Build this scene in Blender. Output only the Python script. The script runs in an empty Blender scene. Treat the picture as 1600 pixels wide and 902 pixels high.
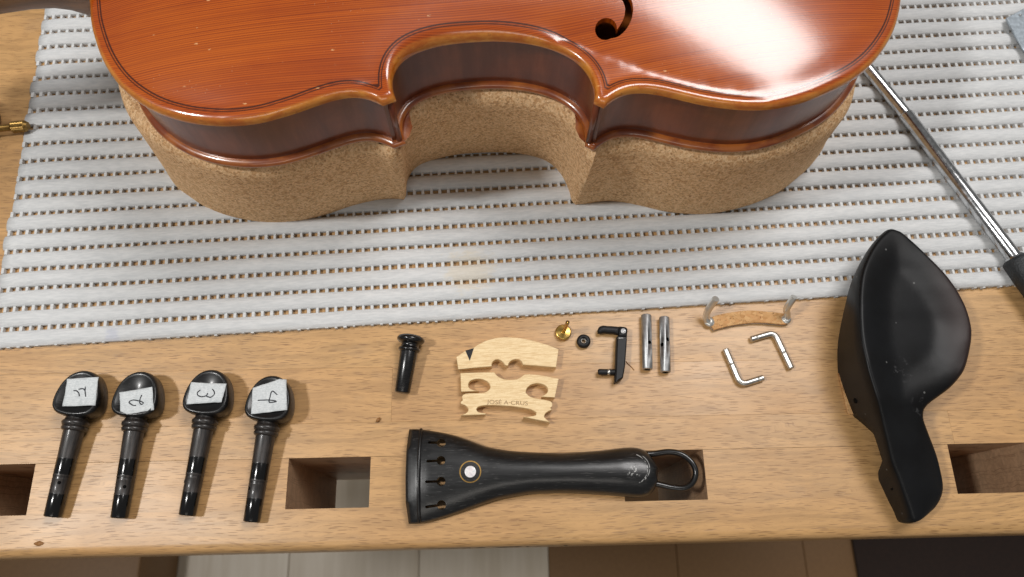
import bpy, bmesh, math, random
import numpy as np
from mathutils import Vector, Matrix
from mathutils.geometry import delaunay_2d_cdt

random.seed(7)
MM = 0.001
scene = bpy.context.scene
COL = scene.collection

# ------------------------------------------------------------------ camera
cam_data = bpy.data.cameras.new("camera")
cam_data.sensor_width = 36.0
cam_data.lens = 1164.0 / 1600.0 * 36.0
cam_data.clip_start = 0.02
cam_data.clip_end = 20.0
cam_data.dof.use_dof = True
cam_data.dof.focus_distance = 0.325
cam_data.dof.aperture_fstop = 14.0
cam = bpy.data.objects.new("camera", cam_data)
COL.objects.link(cam)
right = Vector((0.9995869, -0.0231717, 0.0170014))
down = Vector((-0.0161528, -0.9422476, -0.3345273))
fwd = Vector((0.0237711, 0.3341145, -0.9422327))
m = Matrix.Identity(4)
for i in range(3):
    m[i][0] = right[i]
    m[i][1] = -down[i]
    m[i][2] = -fwd[i]
m[2][3] = 0.342
cam.matrix_world = m
scene.camera = cam
scene.render.resolution_x = 1024
scene.render.resolution_y = 577

# ------------------------------------------------------------------ light
world = bpy.data.worlds.new("World")
scene.world = world
world.use_nodes = True
bgn = world.node_tree.nodes["Background"]
bgn.inputs[0].default_value = (1.0, 0.98, 0.95, 1)
bgn.inputs[1].default_value = 0.18


def area_lamp(name, loc, target, sx, sy, power, color):
    d = bpy.data.lights.new(name, 'AREA')
    d.shape = 'RECTANGLE'
    d.size, d.size_y, d.energy, d.color = sx, sy, power, color
    o = bpy.data.objects.new(name, d)
    COL.objects.link(o)
    o.location = loc
    o.rotation_euler = (Vector(target) - Vector(loc)).to_track_quat('-Z', 'Y').to_euler()
    return o


area_lamp("ceiling_panel_lamp", (0.50, 0.58, 1.30), (0.30, 0.35, 0.0), 0.56, 0.52, 14.0, (1.0, 0.97, 0.95))
area_lamp("bench_lamp", (-0.66, 0.02, 1.02), (-0.05, 0.12, 0.0), 0.10, 0.10, 7.6, (1.0, 0.985, 0.96))
area_lamp("front_fill_light", (-0.15, -1.15, 1.35), (0.0, 0.15, 0.05), 0.9, 0.35, 3.4, (1.0, 0.94, 0.86))  # unseen soft fill added from the front to brighten the cork face

scene.view_settings.view_transform = 'Standard'
scene.view_settings.look = 'None'
scene.view_settings.exposure = -0.08
scene.view_settings.gamma = 1.0
scene.render.engine = 'CYCLES'


# ------------------------------------------------------------------ node helpers
class NB:
    def __init__(self, name):
        self.mat = bpy.data.materials.new(name)
        self.mat.use_nodes = True
        self.nt = self.mat.node_tree
        self.bsdf = self.nt.nodes["Principled BSDF"]

    def node(self, t, **kw):
        n = self.nt.nodes.new(t)
        for k, v in kw.items():
            setattr(n, k, v)
        return n

    def put(self, sock, v):
        if isinstance(v, bpy.types.NodeSocket):
            self.nt.links.new(v, sock)
        elif v is not None:
            if isinstance(v, (tuple, list)) and len(v) == 3 and sock.type == 'RGBA':
                v = (*v, 1)
            sock.default_value = v

    def coords(self, sx=1, sy=1, sz=1, offset_random=False, kind='Object'):
        """object coordinates in millimetres, scaled per axis"""
        tc = self.node('ShaderNodeTexCoord').outputs[kind]
        if offset_random:
            oi = self.node('ShaderNodeObjectInfo').outputs['Random']
            c = self.node('ShaderNodeCombineXYZ')
            a = self.math('MULTIPLY', oi, 3.7)
            b = self.math('MULTIPLY', oi, 1.9)
            self.put(c.inputs[0], a)
            self.put(c.inputs[1], b)
            add = self.node('ShaderNodeVectorMath', operation='ADD')
            self.put(add.inputs[0], tc)
            self.put(add.inputs[1], c.outputs[0])
            tc = add.outputs[0]
        v = self.node('ShaderNodeVectorMath', operation='MULTIPLY')
        self.put(v.inputs[0], tc)
        v.inputs[1].default_value = (1000 * sx, 1000 * sy, 1000 * sz)
        return v.outputs[0]

    def sep(self, v):
        s = self.node('ShaderNodeSeparateXYZ')
        self.put(s.inputs[0], v)
        return s.outputs

    def noise(self, v, scale=1.0, detail=3, rough=0.5, dist=0.0):
        n = self.node('ShaderNodeTexNoise')
        self.put(n.inputs['Vector'], v)
        n.inputs['Scale'].default_value = scale
        n.inputs['Detail'].default_value = detail
        n.inputs['Roughness'].default_value = rough
        n.inputs['Distortion'].default_value = dist
        return n.outputs['Fac']

    def voronoi(self, v, scale=1.0, feature='F1', out='Distance', rnd=1.0):
        n = self.node('ShaderNodeTexVoronoi', feature=feature)
        self.put(n.inputs['Vector'], v)
        n.inputs['Scale'].default_value = scale
        n.inputs['Randomness'].default_value = rnd
        return n.outputs[out]

    def math(self, op, a, b=None, c=None, clamp=False):
        n = self.node('ShaderNodeMath', operation=op, use_clamp=clamp)
        self.put(n.inputs[0], a)
        self.put(n.inputs[1], b)
        if c is not None:
            self.put(n.inputs[2], c)
        return n.outputs[0]

    def ramp(self, fac, stops, interp='LINEAR'):
        n = self.node('ShaderNodeValToRGB')
        n.color_ramp.interpolation = interp
        cr = n.color_ramp
        while len(cr.elements) > 1:
            cr.elements.remove(cr.elements[-1])
        for i, (p, c) in enumerate(stops):
            e = cr.elements[0] if i == 0 else cr.elements.new(p)
            e.position = p
            if not isinstance(c, (tuple, list)):
                c = (c, c, c)
            e.color = (*c, 1)
        self.put(n.inputs[0], fac)
        return n.outputs[0]

    def mix(self, fac, a, b, blend='MIX'):
        n = self.node('ShaderNodeMix', data_type='RGBA', blend_type=blend)
        self.put(n.inputs[0], fac)
        self.put(n.inputs[6], a)
        self.put(n.inputs[7], b)
        return n.outputs[2]

    def smooth(self, x, lo, hi):
        n = self.node('ShaderNodeMapRange', interpolation_type='SMOOTHSTEP')
        self.put(n.inputs[0], x)
        n.inputs[1].default_value = lo
        n.inputs[2].default_value = hi
        return n.outputs[0]

    def attr(self, name):
        return self.node('ShaderNodeAttribute', attribute_name=name).outputs['Fac']

    def bump(self, h, dist_mm=0.1, strength=1.0, normal=None):
        n = self.node('ShaderNodeBump')
        n.inputs['Strength'].default_value = strength
        n.inputs['Distance'].default_value = dist_mm * MM
        self.put(n.inputs['Height'], h)
        if normal is not None:
            self.put(n.inputs['Normal'], normal)
        return n.outputs[0]

    def done(self, base=None, rough=None, metal=None, normal=None, coat=None, coat_rough=None, spec=None, **kw):
        b = self.bsdf.inputs
        for k, v in (('Base Color', base), ('Roughness', rough), ('Metallic', metal), ('Normal', normal),
                     ('Coat Weight', coat), ('Coat Roughness', coat_rough), ('Specular IOR Level', spec)):
            if v is not None:
                self.put(b[k], v)
        for k, v in kw.items():
            self.put(b[k.replace('_', ' ')], v)
        return self.mat


def srgb(r, g, b):
    f = lambda c: (c / 255 / 12.92) if c / 255 <= 0.04045 else ((c / 255 + 0.055) / 1.055) ** 2.4
    return (f(r), f(g), f(b))


# ------------------------------------------------------------------ materials
def make_beech(name, base, dark, coat=0.25):
    n = NB(name)
    v = n.coords(1, 1, 1, True)
    wob = n.noise(n.coords(0.010, 0.05, 0.05, True), 1, 3, 0.6)
    s = n.node('ShaderNodeVectorMath', operation='ADD')
    n.put(s.inputs[0], v)
    cmb = n.node('ShaderNodeCombineXYZ')
    n.put(cmb.inputs[1], n.math('MULTIPLY', wob, 18.0))
    n.put(s.inputs[1], cmb.outputs[0])
    vm = n.node('ShaderNodeVectorMath', operation='MULTIPLY')
    n.put(vm.inputs[0], s.outputs[0])
    vm.inputs[1].default_value = (0.028, 0.45, 0.45)
    bands = n.noise(vm.outputs[0], 1, 4, 0.55)
    vm2 = n.node('ShaderNodeVectorMath', operation='MULTIPLY')
    s2 = n.node('ShaderNodeVectorMath', operation='ADD')
    n.put(s2.inputs[0], v)
    cmb2 = n.node('ShaderNodeCombineXYZ')
    n.put(cmb2.inputs[1], n.math('MULTIPLY', wob, 6.0))
    n.put(s2.inputs[1], cmb2.outputs[0])
    n.put(vm2.inputs[0], s2.outputs[0])
    vm2.inputs[1].default_value = (0.075, 1.25, 1.25)
    vn = n.node('ShaderNodeTexVoronoi', voronoi_dimensions='2D')
    n.put(vn.inputs['Vector'], vm2.outputs[0])
    vn.inputs['Scale'].default_value = 1.0
    flecks = vn.outputs['Distance']
    fdens = n.noise(n.coords(0.03, 0.12, 0.12, True), 1, 2, 0.5)
    fl = n.math('MULTIPLY', n.math('SUBTRACT', 1.0, n.smooth(flecks, 0.10, 0.22)), n.smooth(fdens, 0.25, 0.52))
    dots = n.math('SUBTRACT', 1.0, n.smooth(n.voronoi(n.coords(0.028, 0.028, 0.028, True), 1), 0.010, 0.018))
    vm3 = n.node('ShaderNodeVectorMath', operation='MULTIPLY')
    n.put(vm3.inputs[0], s.outputs[0])
    vm3.inputs[1].default_value = (0.24, 3.0, 3.0)
    fine = n.noise(vm3.outputs[0], 1, 3, 0.6)
    fl2 = n.math('SUBTRACT', 1.0, n.smooth(fine, 0.34, 0.46))
    patch = n.noise(n.coords(0.012, 0.02, 0.02, True), 1, 3, 0.6)
    light = tuple(min(1, c * 1.13) for c in base)
    low = tuple(c * 0.82 for c in base)
    c1 = n.mix(n.smooth(bands, 0.3, 0.7), low, light)
    c1 = n.mix(n.math('MULTIPLY', n.smooth(patch, 0.35, 0.75), 0.35), c1, (base[0] * 0.93, base[1] * 0.80, base[2] * 0.66))
    grey = n.smooth(n.noise(n.coords(0.02, 0.045, 0.03, True), 1, 4, 0.65), 0.60, 0.72)
    c1 = n.mix(n.math('MULTIPLY', grey, 0.16), c1, (0.22, 0.17, 0.13))
    c2 = n.mix(n.math('MULTIPLY', fl2, 0.26), c1, dark)
    c3 = n.mix(n.math('MULTIPLY', fl, 0.6), c2, tuple(c * 0.8 for c in dark))
    c3 = n.mix(n.math('MULTIPLY', dots, 0.8), c3, (0.05, 0.035, 0.025))
    oi = n.node('ShaderNodeObjectInfo').outputs['Random']
    hue = n.ramp(oi, [(0, (0.96, 0.94, 0.92)), (0.5, (1, 1, 1)), (1, (1.0, 0.97, 0.92))])
    c4 = n.mix(1.0, c3, hue, 'MULTIPLY')
    rough = n.ramp(patch, [(0.3, 0.36), (0.7, 0.5)])
    h = n.math('SUBTRACT', n.math('MULTIPLY', fine, 0.25), n.math('MULTIPLY', fl, 0.6))
    return n.done(c4, rough, normal=n.bump(h, 0.06, 0.6), coat=coat, coat_rough=0.33)


M_BEECH = make_beech("beech_oiled", srgb(188, 148, 98), srgb(112, 72, 38))
M_BEECH_IN = make_beech("beech_raw_mortise", srgb(178, 146, 116), srgb(116, 82, 58), 0.0)

n = NB("maple_bridge")
v = n.coords(1, 1, 1)
f1 = n.noise(n.coords(0.22, 2.6, 1.0), 1, 3, 0.6)
f2 = n.noise(n.coords(1.6, 1.9, 1.0), 1, 2, 0.6)
c = n.mix(n.smooth(f1, 0.3, 0.7), srgb(214, 182, 132), srgb(238, 214, 168))
c = n.mix(n.math('MULTIPLY', n.smooth(f2, 0.52, 0.75), 0.35), c, srgb(198, 160, 108))
M_MAPLE = n.done(c, 0.5, normal=n.bump(f1, 0.05, 0.5))

n = NB("mat_foam_fabric")
fib = n.noise(n.coords(0.16, 1.1, 1.1), 1, 4, 0.65)
soft = n.noise(n.coords(0.03, 0.2, 0.2), 1, 3, 0.5)
grain = n.noise(n.coords(0.9, 1.6, 1.6), 1, 2, 0.6)
c = n.mix(n.smooth(fib, 0.3, 0.7), srgb(192, 194, 195), srgb(209, 210, 210))
c = n.mix(n.math('MULTIPLY', n.smooth(soft, 0.5, 0.8), 0.25), c, srgb(172, 175, 177))
stx = n.sep(n.coords(1, 1, 1))
def blot(n, xyz, x0, y0, r, amount_noise):
    dx = n.math('MULTIPLY', n.math('SUBTRACT', xyz[0], x0), 1.0)
    dy = n.math('SUBTRACT', xyz[1], y0)
    d = n.math('SQRT', n.math('ADD', n.math('MULTIPLY', dx, dx), n.math('MULTIPLY', dy, dy)))
    d = n.math('ADD', d, n.math('MULTIPLY', n.math('SUBTRACT', amount_noise, 0.5), r * 1.6))
    return n.math('SUBTRACT', 1.0, n.smooth(d, r * 0.35, r))
worldc = n.sep(n.coords(1, 1, 1))
bn = n.noise(n.coords(0.25, 0.5, 0.5), 1, 3, 0.6)
c = n.mix(n.math('MULTIPLY', blot(n, worldc, -6.0, 130.5, 15.0, bn), 0.35), c, srgb(214, 196, 160))
c = n.mix(n.math('MULTIPLY', blot(n, worldc, -174.0, 108.3, 4.5, bn), 0.2), c, srgb(120, 130, 180))
h = n.math('ADD', n.math('MULTIPLY', fib, 1.0), n.math('MULTIPLY', grain, 0.5))
M_MAT = n.done(c, 0.72, normal=n.bump(h, 0.28, 0.7), spec=0.3)

n = NB("cork_block")
g1 = n.voronoi(n.coords(1.05, 1.05, 1.05), 1, out='Color')
g2 = n.noise(n.coords(1.5, 1.5, 1.5), 1, 3, 0.7)
g3 = n.voronoi(n.coords(0.6, 0.6, 0.6), 1)
tone = n.sep(g1)[0]
c = n.ramp(tone, [(0, srgb(196, 150, 104)), (0.4, srgb(224, 184, 138)), (0.8, srgb(236, 200, 156)), (1, srgb(178, 134, 92))])
c = n.mix(n.math('MULTIPLY', n.smooth(g2, 0.54, 0.66), 0.6), c, srgb(116, 80, 48))
M_CORK = n.done(c, 0.85, normal=n.bump(n.math('ADD', n.math('MULTIPLY', g2, -1.0), n.math('MULTIPLY', g3, 0.5)), 0.32, 0.85), spec=0.2)

n = NB("cork_coarse")
g1 = n.voronoi(n.coords(0.55, 0.9, 0.8), 1, out='Color')
g2 = n.noise(n.coords(0.9, 0.9, 0.9), 1, 3, 0.7, 1.0)
c = n.ramp(n.sep(g1)[0], [(0, srgb(178, 132, 84)), (0.5, srgb(206, 164, 114)), (1, srgb(190, 140, 92))])
c = n.mix(n.math('MULTIPLY', n.smooth(g2, 0.58, 0.66), 0.75), c, srgb(96, 62, 36))
M_CORK2 = n.done(c, 0.8, normal=n.bump(g2, 0.3, 0.8), spec=0.2)


def varnish(name, worn_edge=True):
    n = NB(name)
    d = n.attr("edge_distance")
    xyz = n.coords(1, 1, 1)
    wob = n.noise(n.coords(0.006, 0.03, 0.0), 1, 2, 0.5)
    s = n.sep(xyz)
    yy = n.math('ADD', s[1], n.math('MULTIPLY', wob, 3.0))
    # growth rings: spacing varies across the plate
    ring = n.math('SINE', n.math('ADD', n.math('MULTIPLY', yy, 7.2), n.math('MULTIPLY', n.noise(n.coords(0, 0.25, 0), 1, 2, 0.5), 7.0)))
    fine = n.noise(n.coords(0.006, 3.0, 0.1), 1, 2, 0.6)
    rg = n.math('ADD', n.math('MULTIPLY', n.smooth(ring, -0.5, 1.0), 0.48), n.math('MULTIPLY', n.smooth(fine, 0.35, 0.7), 0.5))
    patch = n.noise(n.coords(0.012, 0.03, 0.02), 1, 4, 0.6)
    c_l = n.mix(n.smooth(patch, 0.35, 0.7), srgb(170, 74, 10), srgb(184, 90, 16))
    c_d = n.mix(n.smooth(patch, 0.35, 0.7), srgb(112, 38, 5), srgb(126, 48, 8))
    c = n.mix(rg, c_l, c_d)
    # scuffs and dents in the varnish
    sp = n.voronoi(n.coords(0.09, 0.22, 0.1), 1)
    spn = n.noise(n.coords(0.5, 1.5, 0.5), 1, 2, 0.6)
    chips = n.math('MULTIPLY', n.math('SUBTRACT', 1.0, n.smooth(sp, 0.05, 0.10)), n.smooth(spn, 0.46, 0.56))
    c = n.mix(n.math('MULTIPLY', chips, 0.75), c, srgb(226, 176, 120))
    dust = n.math('SUBTRACT', 1.0, n.smooth(n.voronoi(n.coords(0.55, 0.55, 0.55), 1), 0.04, 0.10))
    dustm = n.math('MULTIPLY', dust, n.smooth(n.noise(n.coords(0.02, 0.05, 0.05), 1, 2, 0.5), 0.45, 0.65))
    c = n.mix(n.math('MULTIPLY', dustm, 0.5), c, srgb(224, 190, 150))
    # purfling: dark, pale, dark line let into the plate
    def line(lo, hi):
        return n.math('MULTIPLY', n.smooth(d, lo - 0.09, lo + 0.05), n.math('SUBTRACT', 1.0, n.smooth(d, hi - 0.05, hi + 0.09)))
    c = n.mix(n.math('MULTIPLY', line(4.6, 5.2), 0.9), c, srgb(46, 16, 10))
    c = n.mix(n.math('MULTIPLY', line(3.7, 4.15), 0.85), c, srgb(56, 20, 10))
    # worn golden edge
    wear = n.noise(n.coords(0.08, 0.12, 0.2), 1, 4, 0.65)
    ed = n.math('SUBTRACT', 1.0, n.smooth(d, 0.7, 2.1))
    ec = n.mix(n.smooth(wear, 0.35, 0.65), srgb(172, 90, 24), srgb(200, 130, 50))
    ec = n.mix(n.math('MULTIPLY', n.smooth(n.noise(n.coords(0.35, 0.35, 0.5), 1, 3, 0.7), 0.60, 0.72), 0.6), ec, srgb(120, 70, 34))
    c = n.mix(n.math('MULTIPLY', ed, 0.95), c, ec)
    orange = n.noise(n.coords(0.4, 0.5, 0.5), 1, 2, 0.5)
    h = n.math('ADD', n.math('MULTIPLY', rg, 0.35), n.math('MULTIPLY', orange, 0.8))
    h = n.math('SUBTRACT', h, n.math('MULTIPLY', chips, 1.5))
    nm = n.bump(h, 0.035, 0.5)
    return n.done(c, 0.36, normal=nm, coat=1.0, coat_rough=0.18, spec=0.10, Coat_IOR=1.68, Coat_Normal=n.bump(h, 0.03, 0.35))


M_VARN = varnish("varnished_spruce")

n = NB("varnished_rib_maple")
flame = n.noise(n.coords(0.14, 0.14, 0.02), 1, 3, 0.6)
blot_ = n.noise(n.coords(0.03, 0.03, 0.05), 1, 4, 0.6)
c = n.mix(n.smooth(flame, 0.3, 0.7), srgb(98, 42, 20), srgb(124, 62, 34))
c = n.mix(n.math('MULTIPLY', n.smooth(blot_, 0.4, 0.7), 0.5), c, srgb(78, 38, 26))
dst = n.math('SUBTRACT', 1.0, n.smooth(n.voronoi(n.coords(0.6, 0.6, 0.6), 1), 0.05, 0.12))
c = n.mix(n.math('MULTIPLY', dst, 0.35), c, srgb(150, 110, 84))
M_RIB = n.done(c, 0.34, coat=0.35, coat_rough=0.2, spec=0.35, normal=n.bump(n.noise(n.coords(0.2, 0.2, 0.05), 1, 3, 0.6), 0.05, 0.3))

n = NB("varnished_back_edge")
wv = n.noise(n.coords(0.08, 0.1, 0.3), 1, 4, 0.6)
c = n.mix(n.smooth(wv, 0.35, 0.65), srgb(128, 58, 22), srgb(172, 98, 40))
M_BACK = n.done(c, 0.3, coat=0.8, coat_rough=0.14)

n = NB("neck_maple")
wv = n.noise(n.coords(0.02, 0.3, 0.3), 1, 4, 0.6)
c = n.mix(n.smooth(wv, 0.3, 0.7), srgb(92, 62, 44), srgb(136, 98, 66))
M_NECK = n.done(c, 0.38, coat=0.3, coat_rough=0.2)


def ebony(name, rough=0.34, coat=0.2, base=(10, 10, 11), spec=0.4, scuff=0.12):
    n = NB(name)
    g = n.noise(n.coords(0.12, 1.6, 0.8), 1, 3, 0.6)
    pores = n.math('SUBTRACT', 1.0, n.smooth(n.noise(n.coords(0.35, 2.4, 1.0), 1, 2, 0.5), 0.27, 0.36))
    c = n.mix(n.smooth(g, 0.3, 0.75), srgb(*base), srgb(*(b + 9 for b in base)))
    c = n.mix(n.math('MULTIPLY', pores, 0.5), c, srgb(64, 62, 60))
    sc = n.noise(n.coords(0.25, 0.25, 0.25), 1, 5, 0.75)
    scf = n.math('MULTIPLY', n.smooth(sc, 0.58, 0.72), scuff)
    c = n.mix(scf, c, srgb(96, 96, 98))
    r = n.math('ADD', n.math('MULTIPLY', g, 0.14), rough - 0.05)
    return n.done(c, r, coat=coat, coat_rough=0.16, spec=spec, normal=n.bump(n.math('ADD', g, n.math('MULTIPLY', pores, -0.6)), 0.04, 0.4))


M_EBONY = ebony("ebony_polished")
M_EBONY_PIN = ebony("ebony_end_button", 0.26, 0.4)

# tailpiece ebony with pale scratches where the string adjuster rubbed
n = NB("ebony_tailpiece")
g = n.noise(n.coords(0.10, 1.5, 0.8), 1, 3, 0.6)
pores = n.math('SUBTRACT', 1.0, n.smooth(n.noise(n.coords(0.2, 2.4, 1.0), 1, 2, 0.5), 0.28, 0.36))
c = n.mix(n.smooth(g, 0.3, 0.75), srgb(11, 11, 12), srgb(23, 24, 25))
c = n.mix(n.math('MULTIPLY', pores, 0.55), c, srgb(78, 76, 74))
xyz = n.sep(n.coords(1, 1, 1))
def arc(n, xyz, cx, cy, r, wdt, xmin):
    dx = n.math('SUBTRACT', xyz[0], cx)
    dy = n.math('SUBTRACT', xyz[1], cy)
    q = n.math('SQRT', n.math('ADD', n.math('MULTIPLY', dx, dx), n.math('MULTIPLY', dy, dy)))
    l = n.math('SUBTRACT', 1.0, n.smooth(n.math('ABSOLUTE', n.math('SUBTRACT', q, r)), wdt * 0.4, wdt))
    return n.math('MULTIPLY', l, n.math('GREATER_THAN', xyz[0], xmin))
brk = n.smooth(n.noise(n.coords(0.7, 0.7, 0.7), 1, 3, 0.6), 0.40, 0.52)
sx = n.math('ADD', arc(n, xyz, 92, 0.4, 6.6, 0.28, 94.5), arc(n, xyz, 93.2, 0.8, 6.4, 0.2, 97))
spot = n.math('MULTIPLY', blot(n, xyz, 92.5, -1.0, 3.2, n.noise(n.coords(0.8, 0.8, 0.8), 1, 3, 0.7)),
              n.smooth(n.noise(n.coords(1.1, 0.8, 1), 1, 3, 0.7), 0.52, 0.6))
c = n.mix(n.math('MULTIPLY', n.math('ADD', n.math('MULTIPLY', sx, brk), spot, clamp=True), 0.8), c, srgb(176, 176, 174))
M_EB_TAIL = n.done(c, n.math('ADD', n.math('MULTIPLY', g, 0.16), 0.27), coat=0.2, coat_rough=0.2,
                   normal=n.bump(n.math('ADD', g, n.math('MULTIPLY', pores, -0.6)), 0.05, 0.5))

n = NB("ebony_chinrest")
g = n.noise(n.coords(0.03, 0.03, 0.03), 1, 4, 0.6)
c = n.mix(n.smooth(g, 0.35, 0.7), srgb(9, 9, 10), srgb(17, 18, 20))
xyz = n.sep(n.coords(1, 1, 1))
sk = n.noise(n.coords(0.35, 0.35, 0.35), 1, 5, 0.75)
sweat = n.math('MULTIPLY', n.smooth(sk, 0.53, 0.68), n.math('ADD', blot(n, xyz, 16, 27, 9, g), n.math('MULTIPLY', blot(n, xyz, 22, 11, 6, g), 0.8), clamp=True))
c = n.mix(n.math('MULTIPLY', sweat, 0.2), c, srgb(120, 120, 122))
sc1 = n.math('SUBTRACT', 1.0, n.smooth(n.voronoi(n.coords(0.11, 0.11, 0.11), 1), 0.03, 0.07))
c = n.mix(n.math('MULTIPLY', sc1, 0.2), c, srgb(190, 190, 188))
c = n.mix(n.math('MULTIPLY', n.smooth(xyz[0], 34, 52), 0.22), c, srgb(96, 74, 70))
r = n.math('ADD', n.math('MULTIPLY', sweat, 0.1), 0.42)
M_CHIN = n.done(c, r, coat=0.0, spec=0.22, normal=n.bump(sk, 0.05, 0.35))

# peg shaft: polished where it turned in the box, dull and brown elsewhere (bands along Y)
n = NB("ebony_peg_shaft")
xyz = n.sep(n.coords(1, 1, 1, False))
wob = n.noise(n.coords(0.5, 0.15, 0.5, True), 1, 3, 0.6)
yv = n.math('ADD', xyz[1], n.math('MULTIPLY', n.math('SUBTRACT', wob, 0.5), 1.6))
dull = n.ramp(n.math('DIVIDE', yv, 50.0), [(0.0, 0), (0.19, 0), (0.20, 0.8), (0.32, 0.7), (0.335, 0.35), (0.35, 0.9), (0.36, 0.0), (0.49, 0.0), (0.50, 0.75), (0.60, 0.8), (0.80, 0.6), (1, 0.5)])
fibre = n.noise(n.coords(2.2, 0.16, 2.2, True), 1, 3, 0.6)
cb = n.mix(n.smooth(fibre, 0.35, 0.7), srgb(28, 25, 24), srgb(62, 54, 49))
c = n.mix(dull, srgb(10, 10, 11), cb)
r = n.math('ADD', n.math('MULTIPLY', dull, 0.38), 0.16)
M_PEG = n.done(c, r, coat=0.2, coat_rough=0.12, normal=n.bump(n.math('MULTIPLY', fibre, dull), 0.12, 0.6))

n = NB("masking_tape_paper")
t1 = n.noise(n.coords(0.9, 2.2, 1), 1, 3, 0.7)
t2 = n.noise(n.coords(0.3, 0.3, 1), 1, 3, 0.6)
c = n.mix(n.smooth(t1, 0.3, 0.7), srgb(184, 189, 191), srgb(210, 214, 215))
c = n.mix(n.math('MULTIPLY', n.smooth(t2, 0.5, 0.75), 0.3), c, srgb(156, 164, 168))
M_TAPE = n.done(c, 0.65, normal=n.bump(t1, 0.15, 0.7), spec=0.3)

n = NB("graphite_ink")
M_INK = n.done(srgb(48, 50, 56), 0.6)
n = NB("stamp_ink")
M_STAMP = n.done(srgb(146, 116, 82), 0.7)


def metal(name, col, rough, streak=0.0, sx=1, sy=1, sz=1, bump=0.02):
    n = NB(name)
    g = n.noise(n.coords(0.5 * sx, 0.5 * sy, 0.5 * sz), 1, 4, 0.65)
    c = n.mix(n.smooth(g, 0.35, 0.75), tuple(x * 0.72 for x in srgb(*col)), srgb(*col))
    r = n.math('ADD', n.math('MULTIPLY', g, 0.22), rough - 0.1)
    return n.done(c, r, 1.0, normal=n.bump(g, bump, 0.5))


M_STEEL = metal("steel_dull", (196, 197, 198), 0.46)
M_CHROME = metal("chrome_tube", (212, 214, 216), 0.16, bump=0.004)
M_NICKEL = metal("nickel_worn", (222, 220, 214), 0.36, bump=0.03)
M_BRASS = metal("brass", (226, 186, 104), 0.26)
M_BRASS_OLD = metal("brass_dull", (160, 128, 74), 0.42)
M_BLADE = metal("blade_steel", (180, 190, 198), 0.45, bump=0.005)
n = NB("black_plated_metal")
g = n.noise(n.coords(0.4, 0.4, 0.4), 1, 4, 0.6)
M_BLACKMET = n.done(n.mix(n.smooth(g, 0.4, 0.8), srgb(12, 12, 14), srgb(22, 24, 28)), 0.5, 0.0, spec=0.35)
n = NB("hole_shade")
M_DARK = n.done(srgb(10, 9, 8), 0.8, spec=0.1)  # near-black colour painted in as the shade inside holes and bores
n = NB("black_tail_cord")
M_CORD = n.done(srgb(12, 12, 13), 0.28, coat=0.3, coat_rough=0.1)
n = NB("rubber_grip")
g = n.voronoi(n.coords(1.2, 1.2, 1.2), 1)
M_RUBBER = n.done(srgb(30, 34, 37), 0.55, normal=n.bump(g, 0.25, 0.6))
n = NB("mother_of_pearl")
g = n.noise(n.coords(0.5, 0.5, 0.5), 1, 2, 0.6, 1.0)
M_PEARL = n.done(n.ramp(g, [(0.3, srgb(206, 200, 204)), (0.55, srgb(236, 232, 232)), (0.75, srgb(196, 206, 208))]), 0.18, coat=0.6, coat_rough=0.05)
n = NB("floor_board_wood")
g = n.noise(n.coords(0.05, 0.004, 0.05, True), 1, 4, 0.6)
oi = n.node('ShaderNodeObjectInfo').outputs['Random']
c = n.mix(n.smooth(g, 0.3, 0.7), srgb(206, 194, 174), srgb(222, 212, 196))
M_FLOOR = n.done(n.mix(1.0, c, n.ramp(oi, [(0, (0.8, 0.76, 0.70)), (0.6, (1, 1, 1)), (1, (0.95, 0.98, 1.0))]), 'MULTIPLY'), 0.4)
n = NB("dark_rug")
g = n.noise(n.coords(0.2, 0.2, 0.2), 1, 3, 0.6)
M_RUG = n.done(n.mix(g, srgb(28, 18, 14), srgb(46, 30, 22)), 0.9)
n = NB("brown_wood")
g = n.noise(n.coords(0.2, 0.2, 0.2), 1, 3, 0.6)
M_BROWN_WOOD = n.done(n.mix(g, srgb(112, 80, 46), srgb(134, 100, 60)), 0.5)
n = NB("printed_mark")
M_MARK = n.done(srgb(34, 28, 24), 0.6)
n = NB("wood_chip")
M_CHIP = n.done(srgb(140, 96, 50), 0.6)


# ------------------------------------------------------------------ object helpers
def thing(name, label, cat, loc=(0, 0, 0), group=None, rotz=0.0, rot=None):
    o = bpy.data.objects.new(name, None)
    o.empty_display_size = 0.01
    COL.objects.link(o)
    o.location = Vector(loc) * MM
    o.rotation_euler = rot if rot is not None else (0, 0, rotz)
    tag(o, label, cat, group)
    return o


def tag(o, label, cat, group=None):
    o['label'] = label
    o['category'] = cat
    if group:
        o['group'] = group
    return o


def obj(name, verts, faces, mat, parent=None, smooth=True, origin=(0, 0, 0), world=False, sharp=None):
    """verts in mm. world=True: verts are world mm, parent is an unrotated Empty (or origin given)."""
    me = bpy.data.meshes.new(name)
    off = Vector(origin)
    if world and parent is not None:
        off = Vector(parent.location) / MM
        pp = parent.parent
        while pp is not None:
            off = off + Vector(pp.location) / MM
            pp = pp.parent
    me.from_pydata([tuple((Vector(v) - off) * MM) for v in verts], [], faces)
    me.validate()
    me.update()
    if smooth:
        me.polygons.foreach_set('use_smooth', [True] * len(me.polygons))
        if sharp is not None:
            me.set_sharp_from_angle(angle=math.radians(sharp))
    me.materials.append(mat)
    o = bpy.data.objects.new(name, me)
    COL.objects.link(o)
    if parent is not None:
        o.parent = parent
    else:
        o.location = Vector(origin) * MM
    return o


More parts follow.
